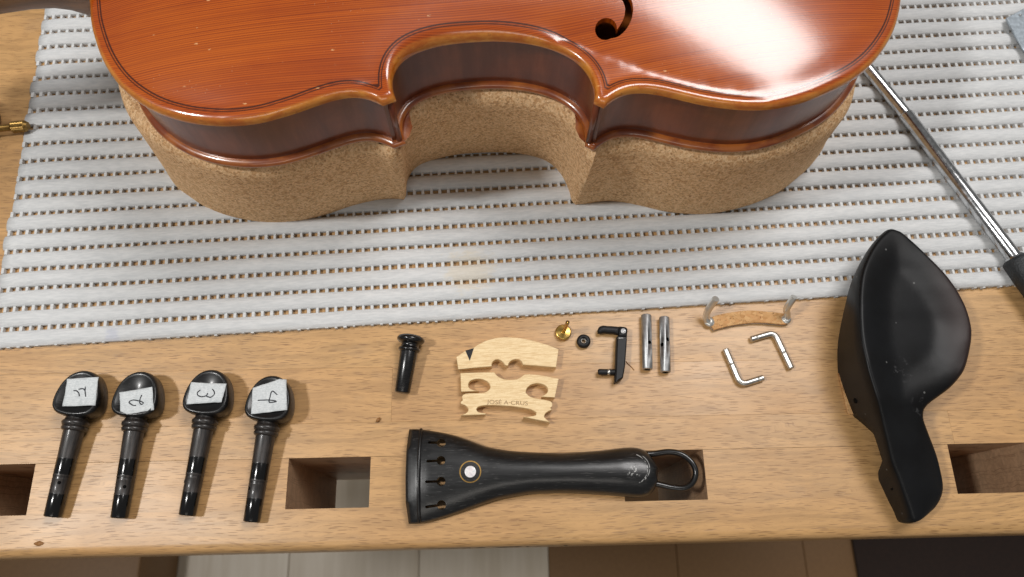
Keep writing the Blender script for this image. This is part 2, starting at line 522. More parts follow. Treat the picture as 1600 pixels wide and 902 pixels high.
def bm_obj(name, bm, mat, parent=None, smooth=True, sharp=40, loc=None):
    bmesh.ops.recalc_face_normals(bm, faces=bm.faces)
    me = bpy.data.meshes.new(name)
    bmesh.ops.scale(bm, vec=(MM, MM, MM), verts=bm.verts)
    bm.to_mesh(me)
    bm.free()
    if smooth:
        me.polygons.foreach_set('use_smooth', [True] * len(me.polygons))
        me.set_sharp_from_angle(angle=math.radians(sharp))
    me.materials.append(mat)
    o = bpy.data.objects.new(name, me)
    COL.objects.link(o)
    if parent is not None:
        o.parent = parent
    if loc is not None:
        o.location = Vector(loc) * MM
    return o


def box_bm(x0, x1, y0, y1, z0, z1, bevel=0.0, seg=2):
    bm = bmesh.new()
    vs = [bm.verts.new(p) for p in ((x0, y0, z0), (x1, y0, z0), (x1, y1, z0), (x0, y1, z0), (x0, y0, z1), (x1, y0, z1), (x1, y1, z1), (x0, y1, z1))]
    for f in ((3, 2, 1, 0), (4, 5, 6, 7), (0, 1, 5, 4), (1, 2, 6, 5), (2, 3, 7, 6), (3, 0, 4, 7)):
        bm.faces.new([vs[i] for i in f])
    if bevel:
        bmesh.ops.bevel(bm, geom=list(bm.edges), offset=bevel, segments=seg, affect='EDGES', profile=0.5)
    return bm


def lathe(profile, axis_fn, seg=32):
    """profile [(t, r)], axis_fn(t, r cos, r sin) -> xyz"""
    V, F = [], []
    for t, r in profile:
        for k in range(seg):
            a = 2 * math.pi * k / seg
            V.append(axis_fn(t, r * math.cos(a), r * math.sin(a)))
    n_ = len(profile)
    for i in range(n_ - 1):
        for k in range(seg):
            a, b = i * seg + k, i * seg + (k + 1) % seg
            F.append((a, b, b + seg, a + seg))
    F.append(tuple(range(seg))[::-1])
    F.append(tuple((n_ - 1) * seg + k for k in range(seg)))
    return V, F


def tube(path, radius, seg=14, caps=True):
    """swept tube through path; radius number or list"""
    P = [Vector(p) for p in path]
    R = radius if isinstance(radius, (list, tuple)) else [radius] * len(P)
    V, F = [], []
    up = None
    for i, p in enumerate(P):
        t = (P[min(i + 1, len(P) - 1)] - P[max(i - 1, 0)]).normalized()
        if up is None:
            up = Vector((0, 0, 1)) if abs(t.z) < 0.9 else Vector((1, 0, 0))
        s = t.cross(up).normalized()
        up = s.cross(t).normalized()
        for k in range(seg):
            a = 2 * math.pi * k / seg
            V.append(tuple(p + (s * math.cos(a) + up * math.sin(a)) * R[i]))
    for i in range(len(P) - 1):
        for k in range(seg):
            a, b = i * seg + k, i * seg + (k + 1) % seg
            F.append((a, b, b + seg, a + seg))
    if caps:
        F.append(tuple(range(seg))[::-1])
        F.append(tuple((len(P) - 1) * seg + k for k in range(seg)))
    return V, F


def catmull(pts, n=8, closed=False):
    P = [Vector(p) for p in pts]
    out = []
    N = len(P)
    rng = range(N) if closed else range(N - 1)
    for i in rng:
        if closed:
            p0, p1, p2, p3 = P[(i - 1) % N], P[i], P[(i + 1) % N], P[(i + 2) % N]
        else:
            p0 = P[i - 1] if i > 0 else P[0] * 2 - P[1]
            p1, p2 = P[i], P[i + 1]
            p3 = P[i + 2] if i + 2 < N else P[-1] * 2 - P[-2]
        for k in range(n):
            t = k / n
            out.append(0.5 * ((2 * p1) + (p2 - p0) * t + (2 * p0 - 5 * p1 + 4 * p2 - p3) * t * t + (3 * p1 - p0 - 3 * p2 + p3) * t ** 3))
    if not closed:
        out.append(P[-1].copy())
    return [tuple(v) for v in out]


def resample(pts, count):
    P = np.array(pts, float)
    d = np.r_[0, np.cumsum(np.hypot(*np.diff(P[:, :2], axis=0).T))]
    t = np.linspace(0, d[-1], count)
    return np.stack([np.interp(t, d, P[:, k]) for k in range(P.shape[1])], 1)


def smooth_line(P, it):
    P = np.array(P, float)
    for _ in range(it):
        Q = P.copy()
        Q[1:-1] = 0.25 * P[:-2] + 0.5 * P[1:-1] + 0.25 * P[2:]
        P = Q
    return P


def inside(poly, pts):
    poly = np.asarray(poly, float)
    x, y = pts[:, 0], pts[:, 1]
    r = np.zeros(len(pts), bool)
    x1, y1 = poly[:, 0], poly[:, 1]
    x2, y2 = np.roll(x1, -1), np.roll(y1, -1)
    for a, b, c_, d_ in zip(x1, y1, x2, y2):
        if b == d_:
            continue
        cond = ((b > y) != (d_ > y)) & (x < (c_ - a) * (y - b) / (d_ - b) + a)
        r ^= cond
    return r


def dist_to(poly, pts):
    A = np.asarray(poly, float)
    B = np.roll(A, -1, 0)
    best = np.full(len(pts), 1e9)
    for a, b in zip(A, B):
        ab = b - a
        L = ab @ ab
        if L < 1e-12:
            continue
        t = np.clip(((pts - a) @ ab) / L, 0, 1)
        q = pts - (a + t[:, None] * ab)
        best = np.minimum(best, np.hypot(q[:, 0], q[:, 1]))
    return best


def ccw(poly):
    P = np.asarray(poly, float)
    a = np.sum(P[:, 0] * np.roll(P[:, 1], -1) - np.roll(P[:, 0], -1) * P[:, 1])
    return P if a > 0 else P[::-1]


def triangulate(outline, holes=(), extra=None):
    """constrained triangulation -> verts(np n,2), tris, outline loop idx, hole loop idx lists"""
    pts, edges, loops = [], [], []
    for L in [outline] + list(holes):
        s = len(pts)
        pts += [Vector((float(p[0]), float(p[1]))) for p in L]
        edges += [(s + i, s + (i + 1) % len(L)) for i in range(len(L))]
        loops.append(range(s, s + len(L)))
    if extra is not None:
        pts += [Vector((float(p[0]), float(p[1]))) for p in extra]
    vo, eo, fo, ov, oe, of = delaunay_2d_cdt(pts, edges, [], 0, 1e-5)
    back = {}
    for i, lst in enumerate(ov):
        for k in lst:
            back[k] = i
    V = np.array([(v.x, v.y) for v in vo])
    T = np.array([f for f in fo if len(f) == 3])
    cen = V[T].mean(1)
    keep = inside(outline, cen)
    for h_ in holes:
        keep &= ~inside(h_, cen)
    T = T[keep]
    # consistent ccw
    a, b, c_ = V[T[:, 0]], V[T[:, 1]], V[T[:, 2]]
    area = (b[:, 0] - a[:, 0]) * (c_[:, 1] - a[:, 1]) - (b[:, 1] - a[:, 1]) * (c_[:, 0] - a[:, 0])
    T[area < 0] = T[area < 0][:, ::-1]
    return V, T, [[back[k] for k in L] for L in loops]


def grid_points(outline, step, margin, holes=(), jitter=0.15, hole_margin=None):
    P = np.asarray(outline, float)
    x0, y0 = P.min(0)
    x1, y1 = P.max(0)
    rs = np.random.RandomState(3)
    X, Y = np.meshgrid(np.arange(x0, x1, step), np.arange(y0, y1, step))
    G = np.stack([X.ravel(), Y.ravel()], 1) + rs.uniform(-jitter, jitter, (X.size, 2)) * step
    G = G[inside(outline, G)]
    G = G[dist_to(outline, G) > margin]
    for h_ in holes:
        G = G[~inside(h_, G)]
        G = G[dist_to(h_, G) > (hole_margin or margin)]
    return G


def normals2d(P):
    """outward normals for a ccw loop"""
    P = np.asarray(P, float)
    t = np.roll(P, -1, 0) - np.roll(P, 1, 0)
    t /= np.maximum(np.hypot(t[:, 0], t[:, 1]), 1e-9)[:, None]
    return np.stack([t[:, 1], -t[:, 0]], 1)


def offset(P, d):
    """inward offset of ccw loop"""
    return np.asarray(P, float) - normals2d(P) * d


def plate(outline, z0, z1, holes=(), bevel=0.0):
    """prism with optional small rounded upper and lower rim"""
    outline = ccw(outline)
    holes = [ccw(h_)[::-1] for h_ in holes]
    V, F = [], []
    loops = [outline] + holes
    inner = [offset(L, bevel) if bevel else L for L in loops]
    tv, tt, tl = triangulate(inner[0], inner[1:])
    nT = len(tv)
    V += [(x, y, z1) for x, y in tv]
    F += [tuple(t) for t in tt]
    V += [(x, y, z0) for x, y in tv]
    F += [tuple(i + nT for i in t[::-1]) for t in tt]
    for L, idx in zip(loops, tl):
        k = len(L)
        if bevel:
            s1 = len(V)
            V += [(x, y, z1 - bevel) for x, y in L]
            V += [(x, y, z0 + bevel) for x, y in L]
            for i in range(k):
                j = (i + 1) % k
                F.append((idx[i], s1 + i, s1 + j, idx[j]))
                F.append((s1 + i, s1 + k + i, s1 + k + j, s1 + j))
                F.append((s1 + k + i, idx[i] + nT, idx[j] + nT, s1 + k + j))
        else:
            for i in range(k):
                j = (i + 1) % k
                F.append((idx[i], idx[i] + nT, idx[j] + nT, idx[j]))
    return V, F


def loft(loops, close_first=False, close_last=False):
    V, F = [], []
    k = len(loops[0])
    for L in loops:
        V += [tuple(p) for p in L]
    for i in range(len(loops) - 1):
        for j in range(k):
            a, b = i * k + j, i * k + (j + 1) % k
            F.append((a, b, b + k, a + k))
    if close_first:
        F.append(tuple(range(k))[::-1])
    if close_last:
        F.append(tuple((len(loops) - 1) * k + j for j in range(k)))
    return V, F


def cut(target, cutters):
    """boolean difference, applied at once; the cutters are deleted"""
    for c_ in cutters:
        md = target.modifiers.new("cut", 'BOOLEAN')
        md.operation = 'DIFFERENCE'
        md.object = c_
        md.solver = 'EXACT'
        md.material_mode = 'TRANSFER'
    for o_ in [target] + list(cutters):
        b_ = bmesh.new()
        b_.from_mesh(o_.data)
        bmesh.ops.remove_doubles(b_, verts=b_.verts, dist=1e-7)
        bmesh.ops.recalc_face_normals(b_, faces=b_.faces)
        b_.to_mesh(o_.data)
        b_.free()
    bpy.context.view_layer.update()
    dg = bpy.context.evaluated_depsgraph_get()
    me = bpy.data.meshes.new_from_object(target.evaluated_get(dg))
    target.modifiers.clear()
    target.data = me
    for c_ in cutters:
        bpy.data.objects.remove(c_)


def clone(o, parent=None):
    c_ = o.copy()
    COL.objects.link(c_)
    c_.parent = parent
    for ch in o.children:
        clone(ch, c_)
    return c_


# ================================================================== THE SETTING
# floor under the bench edge
floor = bpy.data.objects.new("floor", None)
COL.objects.link(floor)
floor.location = (0, 0, -0.86)
floor['kind'] = 'structure'
floor['label'] = "wooden floor boards below the bench edge, pale left and brown right"
fb = None
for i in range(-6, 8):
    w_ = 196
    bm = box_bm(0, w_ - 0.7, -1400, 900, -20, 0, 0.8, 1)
    fb = bm_obj("floor_board", bm, M_FLOOR if (i * w_ - 120) < 60 else M_BROWN_WOOD, floor, loc=(i * w_ - 120, 0, 0))  # pale boards on the left, plain brown ones further right
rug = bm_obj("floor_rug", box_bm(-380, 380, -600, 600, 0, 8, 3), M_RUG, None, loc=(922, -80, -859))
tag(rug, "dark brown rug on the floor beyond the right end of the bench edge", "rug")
crate = bm_obj("storage_box", box_bm(-280, 280, -300, 300, 0, 130, 4), M_BROWN_WOOD, None, loc=(-760, -200, -859.5))
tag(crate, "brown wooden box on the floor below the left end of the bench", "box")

# workbench top
TH = 105.0
bench = thing("workbench", "oiled beech workbench top with square dog holes along its front rail", "workbench", (0, 22, -TH))
by, bz = 22, -TH


def bench_obj(name, V, F, mat, **kw):
    return obj(name, V, F, mat, bench, world=True, **kw)


# front rail: one board notched with dog holes, rounded front arris
HOLES = [(-243.0, -205.2), (-93.3, -56.7), (56.4, 93.5), (206.2, 243.0)]
XL, XR = -420, 460
FY = 2.6


def rail_profile():
    r = 4.2
    pr = [(FY, -TH)]
    for k in range(7):
        a = math.pi - k * (math.pi / 2) / 6
        pr.append((FY + r + r * math.cos(a), -r + r * math.sin(a)))
    return pr


bm = bmesh.new()
pr = rail_profile() + [(20.2, 0.0)]
xs = [XL + (XR - XL) * i / 44 for i in range(45)]
rows = []
for x in xs:
    rows.append([bm.verts.new((x, y, z)) for y, z in pr])
for i in range(len(xs) - 1):
    for j in range(len(pr) - 1):
        bm.faces.new((rows[i][j], rows[i + 1][j], rows[i + 1][j + 1], rows[i][j + 1]))
front = bm
for v in front.verts:
    v.co -= Vector((0, by, bz))
rail = bm_obj("front_rail", front, M_BEECH, bench)
# blocks between the dog holes, same board (no seam): their tops meet the rail strip edge to edge
edges_ = [XL] + [q for h_ in HOLES for q in h_] + [XR]
for i in range(0, len(edges_), 2):
    x0, x1 = edges_[i], edges_[i + 1]
    V = [(x0, 20.2, 0), (x1, 20.2, 0), (x1, 42.1, 0), (x0, 42.1, 0)]
    rb = bench_obj("rail_block", V, [(0, 1, 2, 3)], M_BEECH, smooth=False)
# mortise walls
for (x0, x1) in HOLES:
    y0, y1 = 20.2, 42.15
    V = [(x0, y0, 0), (x1, y0, 0), (x1, y1, 0), (x0, y1, 0), (x0, y0, -TH), (x1, y0, -TH), (x1, y1, -TH), (x0, y1, -TH)]
    F = [(0, 1, 5, 4), (1, 2, 6, 5), (2, 3, 7, 6), (3, 0, 4, 7)]
    bench_obj("dog_hole_wall", V, F, M_BEECH_IN, smooth=False)

# glued staves behind the rail
staves = [(42.15, 57.6, [-160, 209.7]), (57.6, 83.2, [-48.1, 330]), (83.2, 118, [-290, 260]), (118, 150, [-120, 180]),
          (150, 184, [-330, -20, 250]), (184, 217, [-200, 120]), (217, 251, [-60, 300]), (251, 286, [-310, 60]), (286, 330, [-150, 200])]
for y0, y1, js in staves:
    q = [XL] + js + [XR]
    for a, b in zip(q[:-1], q[1:]):
        g = 0.015
        gf = 0.06 if y0 < 43 else g
        bm = box_bm(a + g, b - g, y0 + gf, y1 - g, -TH, 0, 0.05, 1)
        for v in bm.verts:
            v.co -= Vector((0, by, bz))
        bm_obj("plank", bm, M_BEECH, bench)
# rubbed printing on the front face
bm = bmesh.new()
xx = -36.0
for k, (w_, sl) in enumerate([(2.0, 7), (2.2, 7), (2.2, 7), (2.4, 7), (2.6, 6), (1.2, 0), (3.2, -3), (4.4, 4), (4.6, 0), (3.8, -2), (1, 0), (1.8, -6), (2.4, -7), (1.6, 3)]):
    vs = [bm.verts.new(p) for p in ((xx, FY - 0.12, -12), (xx + w_, FY - 0.12, -12), (xx + w_ + sl, FY - 0.12, -40), (xx + sl, FY - 0.12, -40))]
    bm.faces.new(vs)
    xx += 4.4 if k < 5 else 5.4
for v in bm.verts:
    v.co -= Vector((0, by, bz))
bm_obj("printed_lettering", bm, M_MARK, bench, smooth=False)
# brown spot of glue near the front arris
V, F = plate([(-197.5 + 1.9 * math.cos(a) + 0.4 * math.cos(3 * a), 8.4 + 1.1 * math.sin(a)) for a in [k * math.pi / 8 for k in range(16)]], 0.0, 0.05)
bench_obj("glue_spot", V, F, M_CHIP)

# ================================================================== RIBBED MAT
MA = math.radians(2.6823)
ROWP, HOLEP, GAP = 9.9557, 4.3245, 2.45
mat_t = thing("anti_slip_mat", "white ribbed foam anti-slip mat spread across the workbench", "mat", (0, 0, 0), rotz=MA)
rs = np.random.RandomState(5)
mx0, mx1 = -231.5, 320.0
ncol = 111
prof = []
W_ = ROWP - GAP + 0.15
prof.append((-W_ / 2 + 0.15, 0.1))
for k in range(13):
    u = -1 + 2 * k / 12
    yy_ = math.sin(u * math.pi / 2)
    prof.append((yy_ * W_ / 2, 2.2 + 1.7 * max(0.0, 1 - abs(yy_) ** 2.4) ** 0.9))
prof.append((W_ / 2 - 0.15, 0.1))
for i in range(-5, 18):
    yc = (28.525 - i - 0.5) * ROWP + 0.1
    V, F = [], []
    ph = rs.uniform(0, 6, 4)
    xs = np.linspace(mx0 + rs.uniform(-0.8, 0.8), mx1, ncol)
    for c_, x in enumerate(xs):
        e = min(1.0, 0.55 + (c_ / 2.0) * 0.45) if c_ < 2 else 1.0
        wig = 0.12 * math.sin(x * 0.021 + ph[0]) + 0.07 * math.sin(x * 0.077 + ph[1])
        hz = 1 + 0.06 * math.sin(x * 0.05 + ph[2]) + 0.05 * math.sin(x * 0.19 + ph[3])
        for dy, dz in prof:
            V.append((x, yc + dy * (0.9 + 0.1 * e) + wig, 0.05 + dz * e * hz))
    k = len(prof)
    for c_ in range(ncol - 1):
        for j in range(k - 1):
            a = c_ * k + j
            F.append((a, a + k, a + k + 1, a + 1))
    F.append(tuple(range(k)))
    obj("mat_rib", V, F, M_MAT, mat_t)
# cross strands between the ribs
V, F = [], []
for i in range(-4, 19):
    yc = (28.525 - i) * ROWP + 0.1
    off = rs.uniform(0, 1) * HOLEP
    x = mx0 + 1.0
    while x < mx1:
        jw = rs.uniform(1.2, 1.6)
        jx = rs.uniform(-0.15, 0.15)
        h0 = rs.uniform(2.0, 2.3)
        ye = GAP / 2 + 0.2
        yf = -ye if i < 18 else rs.uniform(0.55, 1.15)
        s = len(V)
        a, b = x + jx - jw / 2, x + jx + jw / 2
        V += [(a, yf, 0.1), (b, yf, 0.1), (b, ye, 0.1), (a, ye, 0.1), (a + 0.05, yf, h0), (b - 0.05, yf, h0), (b - 0.05, ye, h0), (a + 0.05, ye, h0)]
        for q in range(s, s + 8):
            V[q] = (V[q][0], V[q][1] + yc, V[q][2])
        F += [(s + 4, s + 5, s + 6, s + 7), (s, s + 1, s + 5, s + 4), (s + 1, s + 2, s + 6, s + 5), (s + 2, s + 3, s + 7, s + 6), (s + 3, s, s + 4, s + 7)]
        x += HOLEP
st = obj("mat_strands", V, F, M_MAT, mat_t, smooth=False)
st['kind'] = 'stuff'

# ================================================================== CORK STAND
CZ0, CZ1 = 3.2, 67.0
stand = thing("cork_stand", "violin-shaped block of tan cork on the white mat, holding up the violin", "cork stand", (0, 230, CZ0))
base_L = [(-160, 270), (-172, 245), (-174, 222), (-172, 205), (-167, 190), (-160, 178.5), (-150.1, 170.4), (-136.5, 162.6), (-117.2, 157.6), (-101.4, 156.9), (-85.9, 159.9), (-73.5, 164.2), (-60.9, 167.8), (-51.4, 169.0), (-44.6, 168.3)]
top_L = [(-152, 265), (-163, 245), (-166, 222), (-165, 206), (-161, 193.5), (-155.5, 183.5), (-147, 173.6), (-132.5, 164.5), (-116.5, 157.0), (-101, 154.6), (-86, 156.2), (-73.5, 159.8), (-61.5, 163.8), (-51, 165.6), (-42, 162.5)]
base_C = [(-43.6, 170.5), (-43.3, 178.5), (-40.5, 185.0), (-34.1, 189.4), (-22.6, 192.9), (-9.5, 194.6), (10.3, 194.5), (23.4, 191.3), (31.4, 186.6), (37.0, 177.6), (39.8, 166.5)]
top_C = [(-38.5, 162.8), (-38.6, 169.5), (-37, 175.8), (-31.5, 180.8), (-21, 184.6), (-8, 186.4), (9, 186.2), (22, 183.4), (32, 177.6), (38.4, 168.5), (40, 161)]
base_R = [(41.5, 164.3), (46, 164.6), (54.8, 166.0), (64.4, 165.6), (73.9, 163.2), (86.6, 159.9), (99.3, 158.3), (112.3, 158.7), (129.0, 162.6), (142.9, 168.2), (153.8, 175.7), (165.4, 185.9), (175, 199), (181, 216), (183, 238), (172, 262)]
top_R = [(43, 159.2), (47.5, 162), (56, 164.2), (65, 163.5), (74.5, 160.8), (87, 157.8), (100, 156.6), (113, 157.8), (128, 161.8), (141.5, 168), (150.5, 175.0), (157.5, 183.5), (162.5, 195), (165.5, 212), (166, 236), (157, 262)]


def section(pts, count, it=2):
    return smooth_line(resample(catmull(pts, 10), count), it)


def ring_of(L, C, R):
    a = section(L, 90)
    b = section(C, 60)
    c_ = section(R, 90)
    back = resample([(R[-1][0], R[-1][1]), (R[-1][0] - 40, 300), (L[0][0] + 40, 300), (L[0][0], L[0][1])], 40)[1:-1]
    return np.vstack([a, b, c_, back])


def forward(L, amt):
    return [(x, y - amt * max(0.0, min(1.0, (215 - y) / 30.0))) for x, y in L]


top_L, top_C, top_R = forward(top_L, 3.6), forward(top_C, 1.5), forward(top_R, 3.0)
rb_, rt_ = ring_of(base_L, base_C, base_R), ring_of(top_L, top_C, top_R)
loops = []
tr = rt_
nrm = normals2d(ccw(rt_))
for k in range(15):
    t = k / 14
    m_ = rb_ + (rt_ - rb_) * (t ** 0.85)
    loops.append([(x, y, CZ0 + (CZ1 - 7 - CZ0) * t) for x, y in m_])
for k in range(1, 7):
    a = k * math.pi / 12
    m_ = rt_ - nrm * (5.0 * (1 - math.cos(a)))
    loops.append([(x, y, CZ1 - 7 + 7 * math.sin(a)) for x, y in m_])
m_ = rt_ - nrm * 9
loops.append([(x, y, CZ1) for x, y in m_])
V, F = loft(loops)
tv, tt, tl = triangulate(ccw(m_))
s = len(V)
V += [(x, y, CZ1 - 0.02) for x, y in tv]
F += [tuple(int(i) + s for i in t) for t in tt]
obj("cork_block", V, F, M_CORK, stand, world=True, sharp=70)

# ================================================================== VIOLIN
AX0 = Vector((0, 246.5))
AXA = math.atan2(0.12, 1)
ZT, ZB = 104.0, 68.0       # upper face of the top plate edge, lower face of the back
violin = thing("violin", "orange-red varnished violin lying face up on the cork block, strings and fittings removed", "violin", (0, 246.5, ZB - 1.5), rotz=AXA)
ca, sa = math.cos(AXA), math.sin(AXA)


def vl(p):
    """world mm -> violin frame mm (x along the body)"""
    dx, dy = p[0] - AX0.x, p[1] - AX0.y
    return (dx * ca + dy * sa, -dx * sa + dy * ca)


upper = [(-156.1, 205.8), (-154.1, 196.6), (-151.0, 188.0), (-147.3, 180.0), (-142.3, 172.2), (-136.5, 165.7), (-129.3, 160.0), (-121.7, 155.8), (-113.7, 153.0), (-105.8, 151.5), (-96.4, 150.9), (-86.9, 151.8), (-79.3, 153.9), (-71.6, 156.6), (-63.9, 159.8), (-56.2, 162.3), (-50.3, 162.8), (-45.0, 161.4), (-40.6, 159.0)]
cbout = [(-35.7, 161.0), (-36.6, 164.0), (-37.4, 168.0), (-37.0, 172.4), (-35.4, 176.5), (-32.0, 180.3), (-26.4, 183.5), (-18.2, 186.0), (-8.3, 187.3), (0, 187.7), (8.2, 187.3), (16.6, 185.9), (24.8, 183.1), (31.9, 178.6), (36.5, 173.1), (38.6, 167.4), (39.1, 161.7), (38.6, 158.9)]
lower = [(42.3, 156.9), (46.3, 160.4), (51.3, 162.9), (57.8, 163.4), (64.3, 162.3), (72.1, 160.0), (79.9, 157.8), (87.9, 156.3), (95.9, 155.4), (104.1, 155.5), (112.3, 156.8), (121.0, 159.4), (129.8, 163.2), (138.8, 168.0), (146.5, 174.0), (152.8, 181.0), (158.7, 189.7), (162.7, 198.9), (164.8, 205.6)]
LU = [(-162.0, 0.0), (-161.5, -12.0)] + [vl(p) for p in upper]
LC = [vl(p) for p in cbout]
LL = [vl(p) for p in lower] + [(166.0, -47.0), (171.2, -32.0), (174.2, -16.0), (175.2, 0.0)]
half = np.vstack([section(LU, 110, 3), section(LC, 70, 3), section(LL, 130, 3)])
mir = half[::-1].copy()
mir[:, 1] *= -1
OUT = np.vstack([half, mir[1:-1]])
OUT = ccw(OUT)


def f_hole_loop():
    """near-side f-hole, violin frame"""
    e1 = np.array(vl((44.4, 188.4)))
    mid = [vl(p) for p in ((45.0, 185.2), (48.4, 186.2), (51.2, 188.9), (53.0, 192.6), (53.3, 197.0), (51.6, 201.0), (47.6, 205.0), (39, 210.0), (25, 214.6), (8, 218.4), (-4, 222.0), (-9.5, 226.5), (-11, 230.5), (-9.5, 233.5))]
    wid = [1.2, 2.4, 2.9, 3.0, 3.1, 3.5, 4.0, 4.6, 4.8, 4.4, 3.4, 2.4, 1.6, 0.8]
    c_ = np.array(catmull(mid, 5))
    ww = np.interp(np.linspace(0, 1, len(c_)), np.linspace(0, 1, len(wid)), wid)
    t = np.gradient(c_, axis=0)
    t /= np.hypot(t[:, 0], t[:, 1])[:, None]
    nn = np.stack([-t[:, 1], t[:, 0]], 1)
    return e1, 4.15, np.vstack([c_ + nn * ww[:, None] / 2, (c_ - nn * ww[:, None] / 2)[::-1]])


e1, er, band = f_hole_loop()
ang_ = np.linspace(0, 2 * math.pi, 28, endpoint=False)
eye = np.stack([e1[0] + er * np.cos(ang_), e1[1] + er * np.sin(ang_)], 1)
# join eye and stem into one loop: stem centre line starts at the rim of the eye
e2 = band[len(band) // 2]
ang2 = np.linspace(0, 2 * math.pi, 22, endpoint=False)
eye2 = np.array(vl((-12.8, 229.0))) + 3.0 * np.stack([np.cos(ang2), np.sin(ang2)], 1)

# arching: Poisson surface over the outline
gs = 2.0
gx = np.arange(-166, 180, gs)
gy = np.arange(-112, 113, gs)
GX, GY = np.meshgrid(gx, gy)
hw_ = np.interp(gx, [-162, -157, -150, -140, -125, -100, -60, -20, 20, 60, 100, 125, 145, 160, 170, 175.2],
                [0, 33, 52, 67, 79, 83.5, 75, 61.0, 62.5, 87, 103, 98, 84, 62, 38, 0])
msk = np.abs(GY) < hw_[None, :]
u = np.zeros(GX.shape)
for _ in range(1800):
    u[1:-1, 1:-1] = 0.25 * (u[:-2, 1:-1] + u[2:, 1:-1] + u[1:-1, :-2] + u[1:-1, 2:] + gs * gs * 0.001)
    u[~msk] = 0
u /= u.max()


def bilin(P):
    fx = np.clip((P[:, 0] - gx[0]) / gs, 0, len(gx) - 1.001)
    fy = np.clip((P[:, 1] - gy[0]) / gs, 0, len(gy) - 1.001)
    i, j = fx.astype(int), fy.astype(int)
    a, b = fx - i, fy - j
    return (u[j, i] * (1 - a) * (1 - b) + u[j, i + 1] * a * (1 - b) + u[j + 1, i] * (1 - a) * b + u[j + 1, i + 1] * a * b)


def sstep(x, lo, hi):
    t = np.clip((x - lo) / (hi - lo), 0, 1)
    return t * t * (3 - 2 * t)


def top_height(P, d):
    bead = np.interp(d, [0, 0.35, 0.9, 1.7, 2.6, 3.6, 5.0, 7.5, 12], [-2.3, -1.1, -0.35, 0.0, 0.0, -0.3, -0.6, -0.65, -0.5])
    arch = 12.0 * np.clip(bilin(P), 0, 1) * sstep(d, -2.0, 5.0)
    return ZT + bead + arch


ins = []
for dd in (0.35, 0.9, 1.7, 2.6, 3.6, 5.0, 7.0, 9.0):
    Q = offset(OUT, dd)
    Q = Q[inside(OUT, Q)]
    ins.append(Q[dist_to(OUT, Q) > dd * 0.93])
ins = np.vstack(ins)
g1_ = grid_points(OUT, 2.6, 10.2)
extra = np.vstack([ins, g1_])
hole_shapes = [eye, band, eye2]
keep = np.ones(len(extra), bool)
for hs in hole_shapes:
    keep &= ~inside(hs, extra)
    keep &= dist_to(hs, extra) > 0.5
extra = extra[keep]
# triangulate with all loops as constraints, then drop what lies in any hole
V2, T2, _ = triangulate(OUT, hole_shapes, extra)
d2 = dist_to(OUT, V2)
H2 = top_height(V2, d2)
oz = ZB - 1.5
V = [(x, y, z - oz) for (x, y), z in zip(V2, H2)]
F = [tuple(int(i) for i in t) for t in T2]
# side skirt and underside rim, and the thickness at the f-hole edge
ecount = {}
for t in F:
    for a, b in ((t[0], t[1]), (t[1], t[2]), (t[2], t[0])):
        ecount[(a, b)] = 1
bound = [(a, b) for (a, b) in ecount if (b, a) not in ecount]
lowmap = {}
nrm_out = {}
for a, b in bound:
    for q in (a, b):
        if q not in lowmap:
            lowmap[q] = len(V)
            z = (ZT - 3.3 - oz) if d2[q] < 0.05 else (H2[q] - 2.6 - oz)
            V.append((V2[q][0], V2[q][1], z))
    F.append((b, a, lowmap[a], lowmap[b]))
top_plate = obj("top_plate", V, F, M_VARN, violin, sharp=60)
at = top_plate.data.attributes.new("edge_distance", 'FLOAT', 'POINT')
vals = np.zeros(len(V), np.float32)
vals[:len(V2)] = d2
for q, k in lowmap.items():
    vals[k] = d2[q]
at.data.foreach_set('value', vals)

# underside rim of the top plate down to the ribs
lo0 = [(x, y, ZT - 3.3 - oz) for x, y in OUT]
lo1 = [(x, y, ZT - 3.6 - oz) for x, y in offset(OUT, 4.5)]
V, F = loft([lo1, lo0])
rim = obj("plate_overhang", V, F, M_BACK, violin)

# ribs
RIB = offset(OUT, 2.7)
ribs = [[(x, y, z - oz) for x, y in RIB] for z in (ZB + 2.6, ZB + 12, ZB + 22, ZT - 3.4)]
V, F = loft(ribs)
obj("ribs", V, F, M_RIB, violin, sharp=50)
# linings of the corner: narrow raised seam where the ribs meet
for cx, cy, dxx in ((-38.3, 162.3, 1), (40.2, 160.2, -1)):
    px_, py_ = vl((cx, cy))
    V, F = tube([(px_, py_, ZB + 3.5 - oz), (px_, py_, ZT - 3.9 - oz)], 1.25, 10)
    obj("corner_seam", V, F, M_RIB, violin)

# back plate with rounded edge
bl = []
for dd, zz in ((5.0, 3.5), (2.2, 3.4), (0.6, 3.1), (0.0, 2.0), (0.15, 1.1), (0.9, 0.35), (2.2, 0.0), (6.0, 0.3), (12.0, 0.2)):
    Q = offset(OUT, dd) if dd < 5.5 else np.array([(p[0] * (1 - dd / 160), p[1] * (1 - dd / 110)) for p in OUT])
    bl.append([(x, y, ZB + zz - oz) for x, y in Q])
V, F = loft(bl)
tv, tt, tl = triangulate(ccw(offset(OUT, 5.0)))
s = len(V)
V += [(x, y, ZB + 3.0 - oz) for x, y in tv]
F += [tuple(int(i) + s for i in t) for t in tt]
obj("back_plate", V, F, M_BACK, violin, sharp=60)

